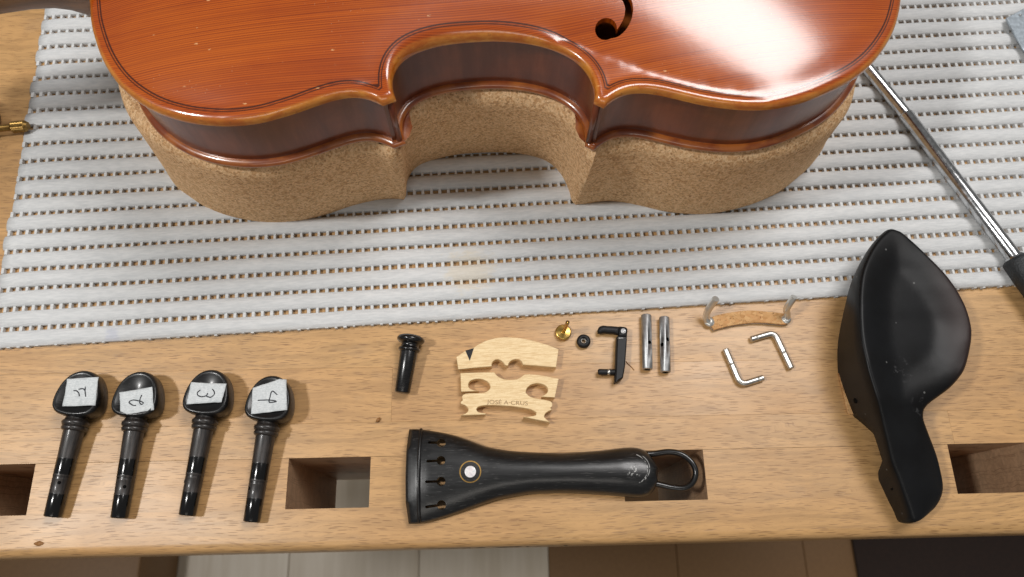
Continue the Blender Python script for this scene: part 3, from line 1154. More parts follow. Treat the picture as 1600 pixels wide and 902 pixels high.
# neck with heel and fingerboard (violin frame, neck runs to -x)
secs = []
for xx, half_w, zc_top, zbot in ((-159.5, 15.5, 108, 69.5), (-163, 15.2, 107.6, 70.0), (-166.5, 14.8, 107, 74), (-170, 14.2, 106.3, 78.6), (-175, 13.4, 105.4, 82.6), (-181, 12.6, 104.2, 84.8),
                                 (-190, 12.1, 102.6, 85.6), (-205, 11.9, 100, 84.8), (-230, 11.7, 96.5, 82.4), (-290, 11.4, 89, 76.5)):
    L = []
    for k in range(25):
        a = math.pi * k / 24
        # U shaped cross-section
        yy = half_w * math.cos(a)
        zz = zc_top - (zc_top - zbot) * (math.sin(a) ** 0.5)
        L.append((xx, yy, zz - oz))
    secs.append(L)
V, F = loft(secs, True, True)
obj("neck", V, F, M_NECK, violin, sharp=60)
fb_l = []
for xx, hw, zt_ in ((-290, 12.0, 94.6), (-230, 12.6, 102.0), (-165, 14.6, 112.6), (-90, 17.5, 121), (-60, 19.5, 124.5)):
    L = []
    for k in range(13):
        a = -1 + 2 * k / 12
        L.append((xx, hw * a, zt_ + 2.2 * (1 - a * a) - oz))
    L += [(xx, hw, zt_ - 5.0 - oz), (xx, -hw, zt_ - 5.0 - oz)]
    fb_l.append(L)
V, F = loft(fb_l, True, True)
obj("fingerboard", V, F, M_EBONY, violin, sharp=40)

# ================================================================== PEGS
def peg_parts(root):
    prof_ = [(0, 2.9), (0.25, 3.35), (0.6, 3.55), (9.8, 3.72), (10.0, 3.66), (15.6, 3.78), (15.8, 3.86), (16.3, 3.72), (17.0, 3.86), (24.6, 3.98), (24.9, 3.92), (36.6, 4.25),
             (36.8, 4.9), (37.4, 5.35), (38.3, 5.35), (38.7, 4.95), (39.1, 5.4), (40.0, 5.7), (40.9, 5.5), (41.3, 4.9), (42.2, 4.5), (44.5, 4.2), (47, 3.6)]
    V, F = lathe(prof_, lambda t, a, b: (a, t, b + 3.7 + 0.055 * t), 36)
    obj("shaft", V, F, M_PEG, root, sharp=50)
    half_ = [(0.0, 41.9), (4.2, 42.2), (8.2, 43.2), (10.7, 45.5), (11.3, 48.9), (10.8, 53.2), (9.4, 57.4), (6.9, 61.0), (3.7, 63.1), (0.0, 63.8)]
    hp = [(x, y) for x, y in half_] + [(-x, y) for x, y in half_[-2:0:-1]]
    hp = resample(catmull(hp, 6, True) + [hp[0]], 49)[:-1]
    cen = np.array((0, 52.6))
    lp = []
    for sc_, zz in ((0.02, -3.0), (0.5, -3.3), (0.84, -4.9), (0.93, -4.7), (0.985, -3.2), (1.0, 0), (0.985, 3.2), (0.93, 4.75), (0.87, 5.05), (0.80, 4.7), (0.5, 3.6), (0.25, 3.3), (0.02, 3.2)):
        lp.append([(cen[0] + (x - cen[0]) * sc_ * 0.91, cen[1] + (y - cen[1]) * sc_ * 0.97, 6.55 + zz * (1.0 - 0.012 * (y - 52))) for x, y in hp])
    V, F = loft(lp, True, True)
    obj("head", V, F, M_EBONY, root, sharp=80)


peg_specs = [
    ((-191.6, 18.9), (-187.2, 60.0), "black ebony tuning peg with tape marked 1 upside down, leftmost of four",
     [(-191.49, 77.84), (-177.85, 78.46), (-176.78, 65.48), (-191.19, 65.42)],
     [[(-187.82, 72.48), (-186.42, 72.28), (-185.39, 71.21), (-184.81, 69.8)], [(-185.7, 73.04), (-184.03, 73.29), (-182.85, 72.39), (-181.94, 69.57)], [(-183.04, 74.15), (-182.78, 72.56)]],
     [(8.6, 1.2, 14.3)]),
    ((-163.1, 17.8), (-161.0, 57.3), "black ebony tuning peg with tape marked 2 upside down, second from the left",
     [(-167.35, 71.21), (-153.18, 73.49), (-150.82, 62.99), (-161.76, 61.14), (-165.19, 62.59)],
     [[(-157.47, 69.89), (-157.87, 68.33), (-157.84, 66.94), (-157.15, 65.71), (-156.3, 65.69), (-156.23, 66.38), (-157.86, 67.11), (-160.85, 67.69), (-162.28, 67.03), (-162.18, 66.33), (-160.49, 65.26), (-159.11, 65.12)]],
     [(8.6, -2.0, 17.0), (8.6, 1.6, 13.0)]),
    ((-134.2, 18.2), (-130.2, 58.4), "black ebony tuning peg with tape marked 3 upside down, third from the left",
     [(-136.24, 75.14), (-120.43, 74.2), (-121.6, 65.73), (-126.4, 65.82), (-136.91, 65.06)],
     [[(-131.88, 71.7), (-132.94, 70.49), (-132.62, 69.26), (-130.82, 68.53), (-128.99, 69.01), (-128.42, 70.05)], [(-128.97, 68.84), (-127.01, 68.21), (-125.74, 69.13), (-125.46, 70.35), (-126.57, 71.95)]],
     [(8.6, -3.1, 14.2)]),
    ((-106.3, 14.9), (-102.3, 57.0), "black ebony tuning peg with tape marked 4 upside down, rightmost of four",
     [(-108.65, 72.09), (-97.04, 75.94), (-94.07, 75.71), (-92.48, 61.82), (-108.07, 60.23)],
     [[(-97.57, 68.78), (-99.99, 70.51), (-100.82, 67.37), (-100.85, 65.63), (-99.63, 65.43), (-97.6, 65.84), (-101.09, 66.51), (-105.9, 66.43)]],
     [(8.6, -2.4, 13.8)]),
]
proto = None
for (tip, collar, lab, tape, strokes, holes_) in peg_specs:
    rz = math.atan2(-(collar[0] - tip[0]), collar[1] - tip[1])
    root = thing("tuning_peg", lab, "tuning peg", (tip[0], tip[1], 0), "tuning pegs laid in a row", rotz=rz)
    if proto is None:
        proto = root
        peg_parts(root)
    else:
        for ch in proto.children:
            if ch.name.split('.')[0] in ('shaft', 'head'):
                clone(ch, root)
    inv = Matrix.Rotation(-rz, 3, 'Z')
    def tolocal(p, z):
        v = inv @ Vector((p[0] - tip[0], p[1] - tip[1], 0))
        return (v.x, v.y, z)
    # tape: small draped sheet
    tl_ = [tolocal(p, 0)[:2] for p in tape]
    fine = []
    for i in range(len(tl_)):
        a, b = np.array(tl_[i]), np.array(tl_[(i + 1) % len(tl_)])
        for k in range(6):
            fine.append(a + (b - a) * k / 6 + np.array((random.uniform(-.08, .08), random.uniform(-.08, .08))))
    g_ = grid_points(ccw(fine), 1.2, 0.5)
    tv, tt, lo_ = triangulate(ccw(fine), [], g_)
    def tz(x, y):
        r2 = math.hypot(x / 10.0, (y - 52.6) / 10.7)
        z = 6.55 + np.interp(r2, [0, 0.5, 0.78, 0.88, 0.97, 1.05], [4.35, 4.5, 4.98, 5.15, 5.05, 4.7]) * (1.0 - 0.012 * (y - 52)) + 0.24
        z += 0.10 * math.sin(x * 1.3 + tip[0]) * math.sin(y * 0.9 + tip[0] * 0.7) + 0.05 * math.sin(x * 3.1 + y * 2.3)
        return float(z)
    V = [(x, y, tz(x, y)) for x, y in tv]
    s = len(V)
    V += [(x, y, z - 0.08) for x, y, z in V]
    F = [tuple(int(i) for i in t) for t in tt] + [tuple(int(i) + s for i in t[::-1]) for t in tt]
    L = lo_[0]
    F += [(L[i], L[i] + s, L[(i + 1) % len(L)] + s, L[(i + 1) % len(L)]) for i in range(len(L))]
    tp = obj("tape_label", V, F, M_TAPE, root)
    tp['label'] = "square of grey-white tape with a handwritten number"
    for sk_ in strokes:
        path = [tolocal(p, 0) for p in sk_]
        path = catmull([(p[0], p[1], 0) for p in path], 5) if len(path) > 2 else path
        path = [(p[0], p[1], tz(p[0], p[1]) + 0.03) for p in path]
        V, F = tube(path, [0.24 + 0.05 * random.random() for _ in path], 6)
        obj("handwritten_stroke", V, F, M_INK, tp)
    for (zc, hx, hy) in holes_:
        r_ = 3.75
        axz = 3.7 + 0.055 * hy
        hz = math.sqrt(max(0.1, r_ * r_ - hx * hx))
        nv = Vector((hx, 0, hz)).normalized()
        c0 = Vector((0, hy, axz)) + nv * (r_ - 0.12)
        c1 = Vector((0, hy, axz)) + nv * (r_ + 0.06)
        V, F = tube([tuple(c0), tuple(c1)], 0.72, 12)
        obj("string_hole", V, F, M_DARK, root)

# ================================================================== END BUTTON
ta, tb = Vector((-42.9, 70.0, 3.9)), Vector((-38.9, 97.0, 6.3))
ax = (tb - ta).normalized()
sx_ = ax.cross(Vector((0, 0, 1))).normalized()
sz_ = sx_.cross(ax)
endp = thing("end_button", "turned black ebony end button lying between the pegs and the bridge", "end button", (ta.x, ta.y, 0))
def along(t, a, b):
    return tuple(ta + ax * t + sx_ * a + sz_ * b)
V, F = lathe([(0, 2.7), (0.2, 3.2), (0.6, 3.5), (19, 4.05), (19.4, 4.0)], along, 40)
obj("stem", V, F, M_EBONY_PIN, endp, world=True, sharp=50)
V, F = lathe([(19.3, 3.9), (19.5, 4.8), (20.2, 5.15), (20.9, 4.9), (21.3, 4.2), (22.4, 4.0), (23.2, 4.5)], along, 40)
obj("collar", V, F, M_EBONY_PIN, endp, world=True, sharp=60)
V, F = lathe([(22.8, 3.8), (23.4, 5.2), (24.0, 6.1), (24.8, 6.5), (25.6, 6.35), (26.4, 5.6), (27.0, 4.2), (27.3, 2.2), (27.4, 0.2)], along, 44)
obj("flange", V, F, M_EBONY_PIN, endp, world=True, sharp=60)

# ================================================================== BROKEN BRIDGE
CROWN = [(-18.16, 86.34), (-13.69, 89.45), (-10.11, 90.61), (-8.3, 92.0), (-4.09, 94.09), (0.73, 95.25), (5.55, 95.47), (10.95, 95.06), (17.53, 93.69), (24.66, 91.39), (29.67, 89.13), (28.1, 80.58), (19.51, 81.48), (12.69, 82.09), (12.43, 83.32), (11.7, 84.2), (10.68, 84.69), (9.4, 84.8), (8.3, 84.62), (7.3, 84.2), (6.48, 83.43), (5.95, 82.5), (5.86, 81.92), (5.14, 81.81), (4.38, 82.25), (3.8, 83.2), (2.93, 84.11), (1.9, 84.7), (0.86, 84.88), (-0.2, 84.7), (-0.93, 84.18), (-1.5, 83.5), (-1.85, 82.67), (-1.74, 81.64), (-9.57, 81.12), (-17.26, 80.54)]
LOWER = [(-16.26, 78.71), (-0.72, 78.83), (0.73, 76.88), (3.36, 75.5), (6.89, 74.96), (9.84, 75.2), (11.94, 76.36), (13.46, 77.72), (21.13, 76.97), (29.05, 75.13), (26.91, 66.53), (20.77, 66.94), (23.29, 68.37), (24.11, 69.96), (23.31, 71.94), (20.99, 73.06), (18.64, 73.29), (15.97, 72.68), (13.97, 70.93), (13.67, 68.86), (15.21, 67.17), (17.81, 66.29), (24.8, 64.98), (25.63, 63.9), (25.57, 62.43), (24.66, 61.69), (25.39, 60.97), (23.43, 60.14), (21.93, 59.0), (21.7, 57.55), (22.71, 56.49), (24.23, 55.19), (12.3, 57.86), (16.08, 58.02), (18.02, 58.5), (18.18, 59.83), (15.9, 61.28), (10.1, 62.45), (4.29, 63.15), (-1.53, 63.56), (-6.19, 63.48), (-8.53, 62.82), (-9.12, 61.67), (-8.26, 60.37), (-4.78, 59.83), (-4.9, 59.37), (-16.09, 59.13), (-13.77, 59.9), (-12.6, 61.15), (-12.72, 62.32), (-14.05, 63.81), (-16.08, 64.44), (-16.08, 65.32), (-15.21, 66.01), (-15.62, 67.66), (-14.91, 68.71), (-13.16, 69.21), (-7.31, 69.1), (-4.96, 69.35), (-2.9, 70.67), (-2.35, 72.27), (-3.44, 74.26), (-6.07, 75.69), (-9.02, 75.98), (-11.96, 75.02), (-12.85, 73.25), (-12.27, 71.45), (-10.23, 70.52), (-7.89, 70.11), (-15.97, 70.04)]


def round_poly(P, sharp_deg=50, n=3):
    """Chaikin-like rounding of soft corners, sharp ones kept"""
    P = [np.array(p, float) for p in P]
    for _ in range(n):
        Q = []
        for i in range(len(P)):
            a, b, c_ = P[i - 1], P[i], P[(i + 1) % len(P)]
            u1, u2 = b - a, c_ - b
            cs = (u1 @ u2) / max(1e-9, np.hypot(*u1) * np.hypot(*u2))
            if cs < math.cos(math.radians(sharp_deg)):
                Q.append(b)
            else:
                Q.append(b + (a - b) * 0.22)
                Q.append(b + (c_ - b) * 0.22)
        P = Q
    return np.array(P)


BT = 4.5
crown = thing("bridge_fragment", "arched upper piece of a broken maple bridge with a black triangle inlay", "bridge piece", (5.5, 87, 0))
V, F = plate(round_poly(CROWN), 0.05, BT, bevel=0.18)
obj("crown_wood", V, F, M_MAPLE, crown, world=True, sharp=35)
V, F = plate([(-13.99, 89.35), (-9.95, 90.45), (-11.93, 84.39)], BT - 0.5, BT + 0.06)
obj("ebony_inlay", V, F, M_EBONY, crown, world=True, smooth=False)
low = thing("bridge_fragment", "two-footed lower piece of a broken maple bridge with stamped maker's name", "bridge piece", (5.5, 66, 0))
V, F = plate(round_poly(LOWER), 0.05, BT, bevel=0.18)
obj("base_wood", V, F, M_MAPLE, low, world=True, sharp=35)


def text_mesh(name, body, size, p0, p1, z, mat, parent, shear=0.0):
    cu = bpy.data.curves.new(name, 'FONT')
    cu.body = body
    cu.size = size
    cu.resolution_u = 3
    to = bpy.data.objects.new(name, cu)
    COL.objects.link(to)
    bpy.context.view_layer.update()
    me = bpy.data.meshes.new_from_object(to.evaluated_get(bpy.context.evaluated_depsgraph_get()))
    bpy.data.objects.remove(to)
    xs_ = [v.co.x for v in me.vertices]
    w_ = max(xs_) - min(xs_)
    L = math.hypot(p1[0] - p0[0], p1[1] - p0[1])
    a = math.atan2(p1[1] - p0[1], p1[0] - p0[0])
    k = L / w_
    off = Vector(parent.location) / MM
    for v in me.vertices:
        x, y = (v.co.x - min(xs_)) * k, v.co.y * k * shear
        v.co = Vector((p0[0] + x * math.cos(a) - y * math.sin(a) - off.x, p0[1] + x * math.sin(a) + y * math.cos(a) - off.y, z - off.z)) * MM
    me.materials.clear()
    me.materials.append(mat)
    o = bpy.data.objects.new(name, me)
    COL.objects.link(o)
    o.parent = parent
    return o


text_mesh("stamped_name", "JOSÉ A·CRUS", 1.0, (-4.3, 64.15), (14.4, 63.1), BT + 0.03, M_STAMP, low, 0.82)

# ================================================================== BRASS SCREW, NUT
bs = thing("brass_thumb_screw", "brass thumb screw standing on its round head beside the black nut", "screw", (32.5, 98.2, 0))
V, F = [], []
prof_ = []
seg = 60
lp = []
for r_, z in ((0.05, 0.05), (3.3, 0.05), (3.6, 0.3), (3.75, 0.5), (3.75, 2.0), (3.55, 2.3), (3.2, 2.45), (1.2, 2.5), (0.95, 2.6)):
    L = []
    for k in range(seg):
        a = 2 * math.pi * k / seg
        rr = r_ + (0.10 if (k % 2 and 0.4 < z < 2.1) else 0)
        L.append((32.5 + rr * math.cos(a), 98.2 + rr * math.sin(a), z))
    lp.append(L)
V, F = loft(lp, True, True)
obj("knurled_head", V, F, M_BRASS, bs, world=True, sharp=30)
path = [(32.55 + 0.02 * k, 98.2 + 0.015 * k, 2.4 + 0.35 * k) for k in range(40)]
V, F = tube(path, [0.95 if k < 6 else (0.82 + (0.09 if k % 2 else 0)) for k in range(40)], 14)
obj("threaded_shank", V, F, M_BRASS, bs, world=True)

nut = thing("tuner_nut", "small round black nut with a dark bore beside the brass screw", "nut", (41.9, 93.6, 0))
lp = []
for r_, z in ((1.35, 0.1), (2.8, 0.05), (3.2, 0.5), (3.3, 1.4), (3.2, 2.4), (2.7, 3.0), (2.0, 3.15), (1.5, 3.0), (1.25, 2.4), (1.25, 0.1)):
    lp.append([(41.9 + r_ * math.cos(2 * math.pi * k / 40), 93.6 + r_ * math.sin(2 * math.pi * k / 40), z) for k in range(40)])
V, F = loft(lp)
obj("nut_body", V, F, M_BLACKMET, nut, world=True, sharp=60)
V, F = tube([(41.9 + 1.22 * math.cos(a), 93.6 + 1.22 * math.sin(a), 0.5 + a * 0.09) for a in [k * math.pi / 8 for k in range(48)]], 0.22, 6)
obj("inner_thread", V, F, M_NICKEL, nut, world=True)

# ================================================================== FINE TUNER
ft = thing("fine_tuner", "black metal string fine tuner shaped like a bracket with a screw stub", "fine tuner", (58, 86, 0))
ARM = [(48.63, 98.32), (49.29, 100.04), (51.2, 100.78), (53.5, 100.4), (55.62, 100.32), (59.31, 99.86), (59.13, 97.36), (58.29, 96.04), (56.5, 96.84), (53.54, 96.89), (51.71, 97.31), (49.83, 96.77), (48.74, 97.17)]
V, F = plate(round_poly(ARM, 60), 1.0, 4.0, bevel=0.7)
obj("lever", V, F, M_BLACKMET, ft, world=True, sharp=50)
HEADB = [(58.95, 99.77), (62.06, 99.33), (62.73, 98.3), (62.1, 94.73), (58.05, 94.8), (58.37, 96.7)]
V, F = plate(round_poly(HEADB, 60, 2), 0.3, 4.9, bevel=0.45)
hb = obj("hinge_block", V, F, M_BLACKMET, ft, world=True, sharp=50)
V, F = lathe([(4.85, 1.25), (5.1, 1.25), (5.25, 1.0), (5.0, 0.75), (4.95, 0.1)], lambda t, a, b: (60.55 + a, 97.3 + b, t), 24)
obj("pivot_pin", V, F, M_STEEL, hb, world=True)
BAR = [(57.33, 94.75), (62.12, 94.65), (61.58, 90.18), (60.1, 80.1), (58.81, 74.97), (56.54, 73.55), (54.86, 72.85), (55.69, 79.45)]
V, F = plate(BAR, 0.2, 5.3, bevel=0.6)
obj("tuner_bar", V, F, M_BLACKMET, ft, world=True, sharp=30)
V, F = tube([(57.6, 93.8, 5.33), (61.2, 93.7, 5.33)], 0.35, 6)
obj("hinge_edge", V, F, M_STEEL, ft, world=True)
path = [(47.7 + 8.2 * k / 48, 78.41 - 0.27 * k / 48, 2.6) for k in range(49)]
V, F = tube(path, [1.35 + (0.14 if k % 2 else 0) if k > 2 else 1.1 + 0.1 * k for k in range(49)], 16)
obj("screw_stub", V, F, M_BLACKMET, ft, world=True)
V, F = tube([(52.0, 78.28, 2.6), (53.4, 78.23, 2.6)], 1.52, 16)
obj("worn_ring", V, F, M_NICKEL, ft, world=True)

# ================================================================== STEEL BARRELS
def barrel(p0, p1, r_, label, holes_):
    a0, a1 = Vector(p0), Vector(p1)
    root = thing("steel_barrel", label, "barrel nut", (p0[0], p0[1], 0), "steel barrel nuts of the chin rest clamp")
    d_ = (a1 - a0)
    L = d_.length
    d_.normalize()
    s_ = d_.cross(Vector((0, 0, 1))).normalized()
    u_ = s_.cross(d_)
    fn = lambda t, a, b: tuple(a0 + d_ * t + s_ * a + u_ * b)
    V, F = lathe([(0, 1.5), (0.01, r_ - 0.45), (0.15, r_ - 0.2), (0.5, r_), (L - 0.5, r_), (L - 0.15, r_ - 0.2), (L - 0.01, r_ - 0.45), (L, 1.5)], fn, 40)
    o = obj("tube_wall", V, F, M_STEEL, root, world=True, sharp=40)
    cutters = []
    for (t, ang__) in holes_:
        n_ = (s_ * math.sin(ang__) + u_ * math.cos(ang__))
        c0 = a0 + d_ * t
        V, F = tube([tuple(c0 + n_ * 0.6), tuple(c0 + n_ * 4.5)], 0.95, 16)
        k_ = obj("cutter", V, F, M_DARK, None, world=False, smooth=False)
        cutters.append(k_)
    # bore at both ends
    for t0, t1 in ((-1, 4), (L - 4, L + 1)):
        V, F = tube([fn(t0, 0, 0), fn(t1, 0, 0)], 1.45, 20)
        k_ = obj("cutter", V, F, M_DARK, None, smooth=False)
        cutters.append(k_)
    cut(o, cutters)
    for t0 in (3.9, L - 3.95):
        V, F = tube([fn(t0, 0, 0), fn(t0 + 0.05, 0, 0)], 1.44, 16)
        obj("bore_end", V, F, M_DARK, root, world=True)


barrel((72.55, 105.9, 2.5), (70.85, 79.1, 2.5), 2.45, "dull steel barrel nut with one visible side hole, nearer the fine tuner", [(14.2, -0.42)])
barrel((81.1, 104.6, 2.5), (79.25, 77.6, 2.5), 2.45, "dull steel barrel nut with two staggered side holes, right of its twin", [(11.6, -0.42), (14.2, 0.80)])

# ================================================================== CHIN REST CLAMP FOOT WITH CORK
cf = thing("chin_rest_clamp_foot", "curved clamp plate faced with cork, two bent metal posts reaching over the mat", "clamp foot", (122, 103, 0))
CP = [(101.9, 101.8), (104.4, 97.6), (109.5, 99.0), (115.2, 100.2), (124.5, 101.0), (132, 100.6), (139.4, 99.4), (142.6, 102.3), (142.2, 105.2), (137.5, 105.9), (131.7, 106.6), (122.5, 107.6), (113.0, 106.6), (108, 105.6), (104.0, 104.6)]
RP = round_poly(CP, 70)
V, F = plate(RP, 0.1, 1.1, bevel=0.15)
obj("clamp_plate", V, F, M_NICKEL, cf, world=True, sharp=40)
V, F = plate(offset(ccw(RP), 0.15), 1.1, 2.5, bevel=0.2)
obj("cork_facing", V, F, M_CORK2, cf, world=True, sharp=40)
n = NB("bright_plated_post")
M_POST = n.done(srgb(220, 219, 214), 0.3, 0.8, normal=n.bump(n.noise(n.coords(0.6, 0.6, 0.6), 1, 3, 0.6), 0.05, 0.5))
def post(pts, rad):
    pp = catmull(pts, 6)
    V, F = tube(pp, [rad * (1.0 + (0.05 if (k % 2 and k > len(pp) * 0.55) else 0)) for k in range(len(pp))], 16)
    return obj("post", V, F, M_POST, cf, world=True, sharp=45)
post([(104.2, 101.0, 1.4), (102.0, 102.2, 2.2), (100.9, 104.0, 4.2), (101.0, 106.0, 8.0), (101.9, 107.6, 12.0), (102.9, 109.0, 15.8)], 1.65)
post([(138.2, 102.4, 1.6), (140.0, 103.2, 2.6), (139.6, 104.6, 5.0), (138.3, 105.6, 8.2), (138.6, 107.2, 12.0), (139.9, 109.4, 15.6)], 1.55)
V, F = lathe([(0, 2.2), (0.6, 2.6), (1.2, 2.2), (1.8, 1.2)], lambda t, a, b: (102.7 + a, 101.9 + b, 1.6 + t), 20)
obj("weld_bead", V, F, M_POST, cf, world=True)
V, F = lathe([(0, 2.1), (0.6, 2.4), (1.1, 2.0), (1.5, 1.2)], lambda t, a, b: (139.9 + a, 102.5 + b, 1.8 + t), 20)
obj("weld_bead", V, F, M_POST, cf, world=True)

# ================================================================== L HOOKS
def l_hook(label, pts, thread_t, flip):
    root = thing("threaded_hook", label, "threaded hook", (pts[1][0], pts[1][1], 0), "bent threaded hooks of the chin rest clamp")
    P = [Vector((x, y, 1.65)) for x, y in pts]
    # corner as an arc
    a, b, c_ = P
    q0 = b + (a - b).normalized() * 3.4
    q1 = b + (c_ - b).normalized() * 3.4
    arc_ = [q0 * (1 - t) ** 2 + b * 2 * t * (1 - t) + q1 * t * t for t in [k / 8 for k in range(9)]]
    seg1 = [a + (q0 - a) * (k / 34) for k in range(34)]
    seg2 = [q1 + (c_ - q1) * (k / 24) for k in range(1, 25)]
    path = seg1 + arc_ + seg2
    rad = []
    for k in range(len(path)):
        r_ = 1.5
        if k < 19:
            r_ = 1.36 + (0.24 if k % 2 else 0)
        if k == 0 or k == len(path) - 1:
            r_ = 1.1
        if k > len(path) - 10 and k < len(path) - 8:
            r_ = 1.36
        rad.append(r_)
    V, F = tube([tuple(p) for p in path[18:]], rad[18:], 18)
    obj("rod", V, F, M_NICKEL, root, world=True, sharp=40)
    V, F = tube([tuple(p) for p in path[:19]], rad[:19], 18)
    obj("thread", V, F, M_NICKEL, root, world=True, sharp=80)


l_hook("bent steel hook with thread up and short leg pointing right, nearer the barrels", [(108.9, 88.6), (114.0, 71.2), (125.2, 74.4)], 0, 0)
l_hook("bent steel hook with thread down and short leg pointing left, below the clamp foot", [(139.0, 78.4), (133.4, 96.2), (121.6, 93.0)], 0, 1)

# ================================================================== TAILPIECE
TPX = -33.0
tpc = thing("tailpiece", "black ebony violin tailpiece with pearl eye and tail loop, lying over a dog hole", "tailpiece", (-33, 33, 0))
up = [(-39.4, 53.6), (-36.4, 53.7), (-33.0, 53.3), (-22, 51.2), (-13, 48.3), (-4.6, 45.0), (4, 43.3), (12.4, 42.4), (29.4, 41.5), (46.6, 42.3), (57, 43.3), (62.5, 43.3), (66.6, 41.9), (69.6, 38.5), (71.3, 33.5)]
dn = [(70.9, 28.5), (69.6, 24.8), (66.5, 22.3), (62.1, 21.6), (48.2, 23.0), (31.5, 24.2), (14.7, 24.2), (0.7, 22.3), (-8, 19.9), (-16.0, 17.4), (-25, 14.8), (-33.5, 12.9), (-38.7, 12.8)]
tl2 = [(-40.0, 22), (-40.3, 33), (-40.2, 44)]
TO = ccw(np.vstack([section(up, 70, 2), section(dn, 60, 2)[0:], resample(tl2, 12)]))
keyh = []
for i, (cx, cy, sx0, sy0) in enumerate([(-24.6, 46.6, -30.2, 46.9), (-24.5, 38.7, -30.6, 38.5), (-24.4, 29.8, -31.0, 29.8), (-24.3, 20.1, -31.0, 19.4)]):
    r_ = 1.95
    dirv = np.array((sx0 - cx, sy0 - cy))
    dirv /= np.hypot(*dirv)
    pn = np.array((-dirv[1], dirv[0]))
    hw = 0.55
    a0 = math.asin(hw / r_)
    base_a = math.atan2(dirv[1], dirv[0])
    loop = [np.array((cx + r_ * math.cos(base_a + a0 + (2 * math.pi - 2 * a0) * k / 20), cy + r_ * math.sin(base_a + a0 + (2 * math.pi - 2 * a0) * k / 20))) for k in range(21)]
    e = np.array((sx0, sy0))
    loop += [e - pn * hw, e - dirv * -0.4, e + pn * hw]
    keyh.append(np.array(loop))


def tp_height(P):
    x, y = P[:, 0], P[:, 1]
    # half-width and centre at this x
    uy = np.interp(x, [p[0] for p in up], [p[1] for p in up])
    dn2 = sorted(dn)
    ly = np.interp(x, [p[0] for p in dn2], [p[1] for p in dn2])
    cyy, hw = (uy + ly) / 2, np.maximum((uy - ly) / 2, 3.0)
    t = np.clip(np.abs(y - cyy) / hw, 0, 1)
    H = np.interp(x, [-40.3, -34.5, -30, 0, 30, 55, 66, 71.5], [7.0, 9.0, 9.6, 10.2, 10.6, 11.0, 10.4, 8.6])
    E = np.interp(x, [-40, -30, 0, 30, 60, 71.5], [3.8, 4.0, 4.2, 4.4, 4.2, 4.0])
    return E + (H - E) * np.clip(1 - t ** 2.3, 0, 1) ** 0.8


gp = grid_points(TO, 1.5, 0.5, keyh, hole_margin=0.35)
io = []
for dd in (0.25, 0.7, 1.4):
    Q = offset(TO, dd)
    io.append(Q[dist_to(TO, Q) > dd * 0.9])
gp = gp[dist_to(TO, gp) > 2.0]
V2, T2, L2 = triangulate(TO, keyh, np.vstack([gp] + io))
d2 = dist_to(TO, V2)
H2 = tp_height(V2) - 0.9 * (1 - np.clip(d2 / 1.0, 0, 1)) ** 2
V = [(x, y, z) for (x, y), z in zip(V2, H2)]
F = [tuple(int(i) for i in t) for t in T2]
ec = {}
for t in F:
    for a, b in ((t[0], t[1]), (t[1], t[2]), (t[2], t[0])):
        ec[(a, b)] = 1
bd = [(a, b) for (a, b) in ec if (b, a) not in ec]
lm = {}
for a, b in bd:
    for q in (a, b):
        if q not in lm:
            lm[q] = len(V)
            V.append((V2[q][0], V2[q][1], 0.6 if d2[q] < 0.05 else max(1.0, H2[q] - 4.5)))
    F.append((b, a, lm[a], lm[b]))
obj("tailpiece_body", V, F, M_EB_TAIL, tpc, world=True, sharp=60)
# string saddle ridge
path = [(-33.9 + 0.35 * math.sin((y - 13) / 40 * math.pi) * -1, y, float(tp_height(np.array([[-33.9, y]]))[0]) + 0.25) for y in np.linspace(13.4, 53.2, 24)]
V, F = tube(path, 0.75, 10)
obj("string_saddle", V, F, M_EBONY, tpc, world=True)
ez = float(tp_height(np.array([[-11.7, 33.6]]))[0])
def disc_ring(name, r0, r1, z, mat_, parent):
    lp_ = []
    for r_, dz in ((r0, -0.3), (r0, 0.06), (r1, 0.06), (r1, -0.3)):
        lp_.append([(-11.7 + r_ * math.cos(2 * math.pi * k / 48), 33.6 + r_ * math.sin(2 * math.pi * k / 48), 0) for k in range(48)])
        q = np.array([(p[0], p[1]) for p in lp_[-1]])
        hh = tp_height(q)
        lp_[-1] = [(x, y, float(h_) + dz) for (x, y, _), h_ in zip(lp_[-1], hh)]
    V, F = loft(lp_, False, r1 < 0.01)
    return obj(name, V, F, mat_, parent, world=True, sharp=60)
disc_ring("eye_ring", 4.75, 4.25, ez, M_BRASS_OLD, tpc)
lp_ = []
for r_, dz in ((2.5, -0.2), (2.5, 0.08), (2.2, 0.16), (0.05, 0.2)):
    q = np.array([(-11.7 + r_ * math.cos(2 * math.pi * k / 40), 33.6 + r_ * math.sin(2 * math.pi * k / 40)) for k in range(40)])
    lp_.append([(x, y, float(h_) + dz) for (x, y), h_ in zip(q, tp_height(q))])
V, F = loft(lp_, False, True)
obj("pearl_eye", V, F, M_PEARL, tpc, world=True)
# tail cord loop
V, F = tube(catmull([(62, 40.0, 3.5), (70.0, 40.3, 3.6), (77.0, 40.9, 4.4), (82.6, 39.5, 5.2), (86.6, 35.8, 5.6), (87.9, 31.5, 5.4), (86.2, 27.4, 5.0), (82.5, 25.2, 4.4), (77.0, 25.5, 3.8), (70.0, 27.2, 3.4), (62, 27.6, 3.4)], 8), 1.35, 14)
obj("tail_cord", V, F, M_CORD, tpc, world=True)

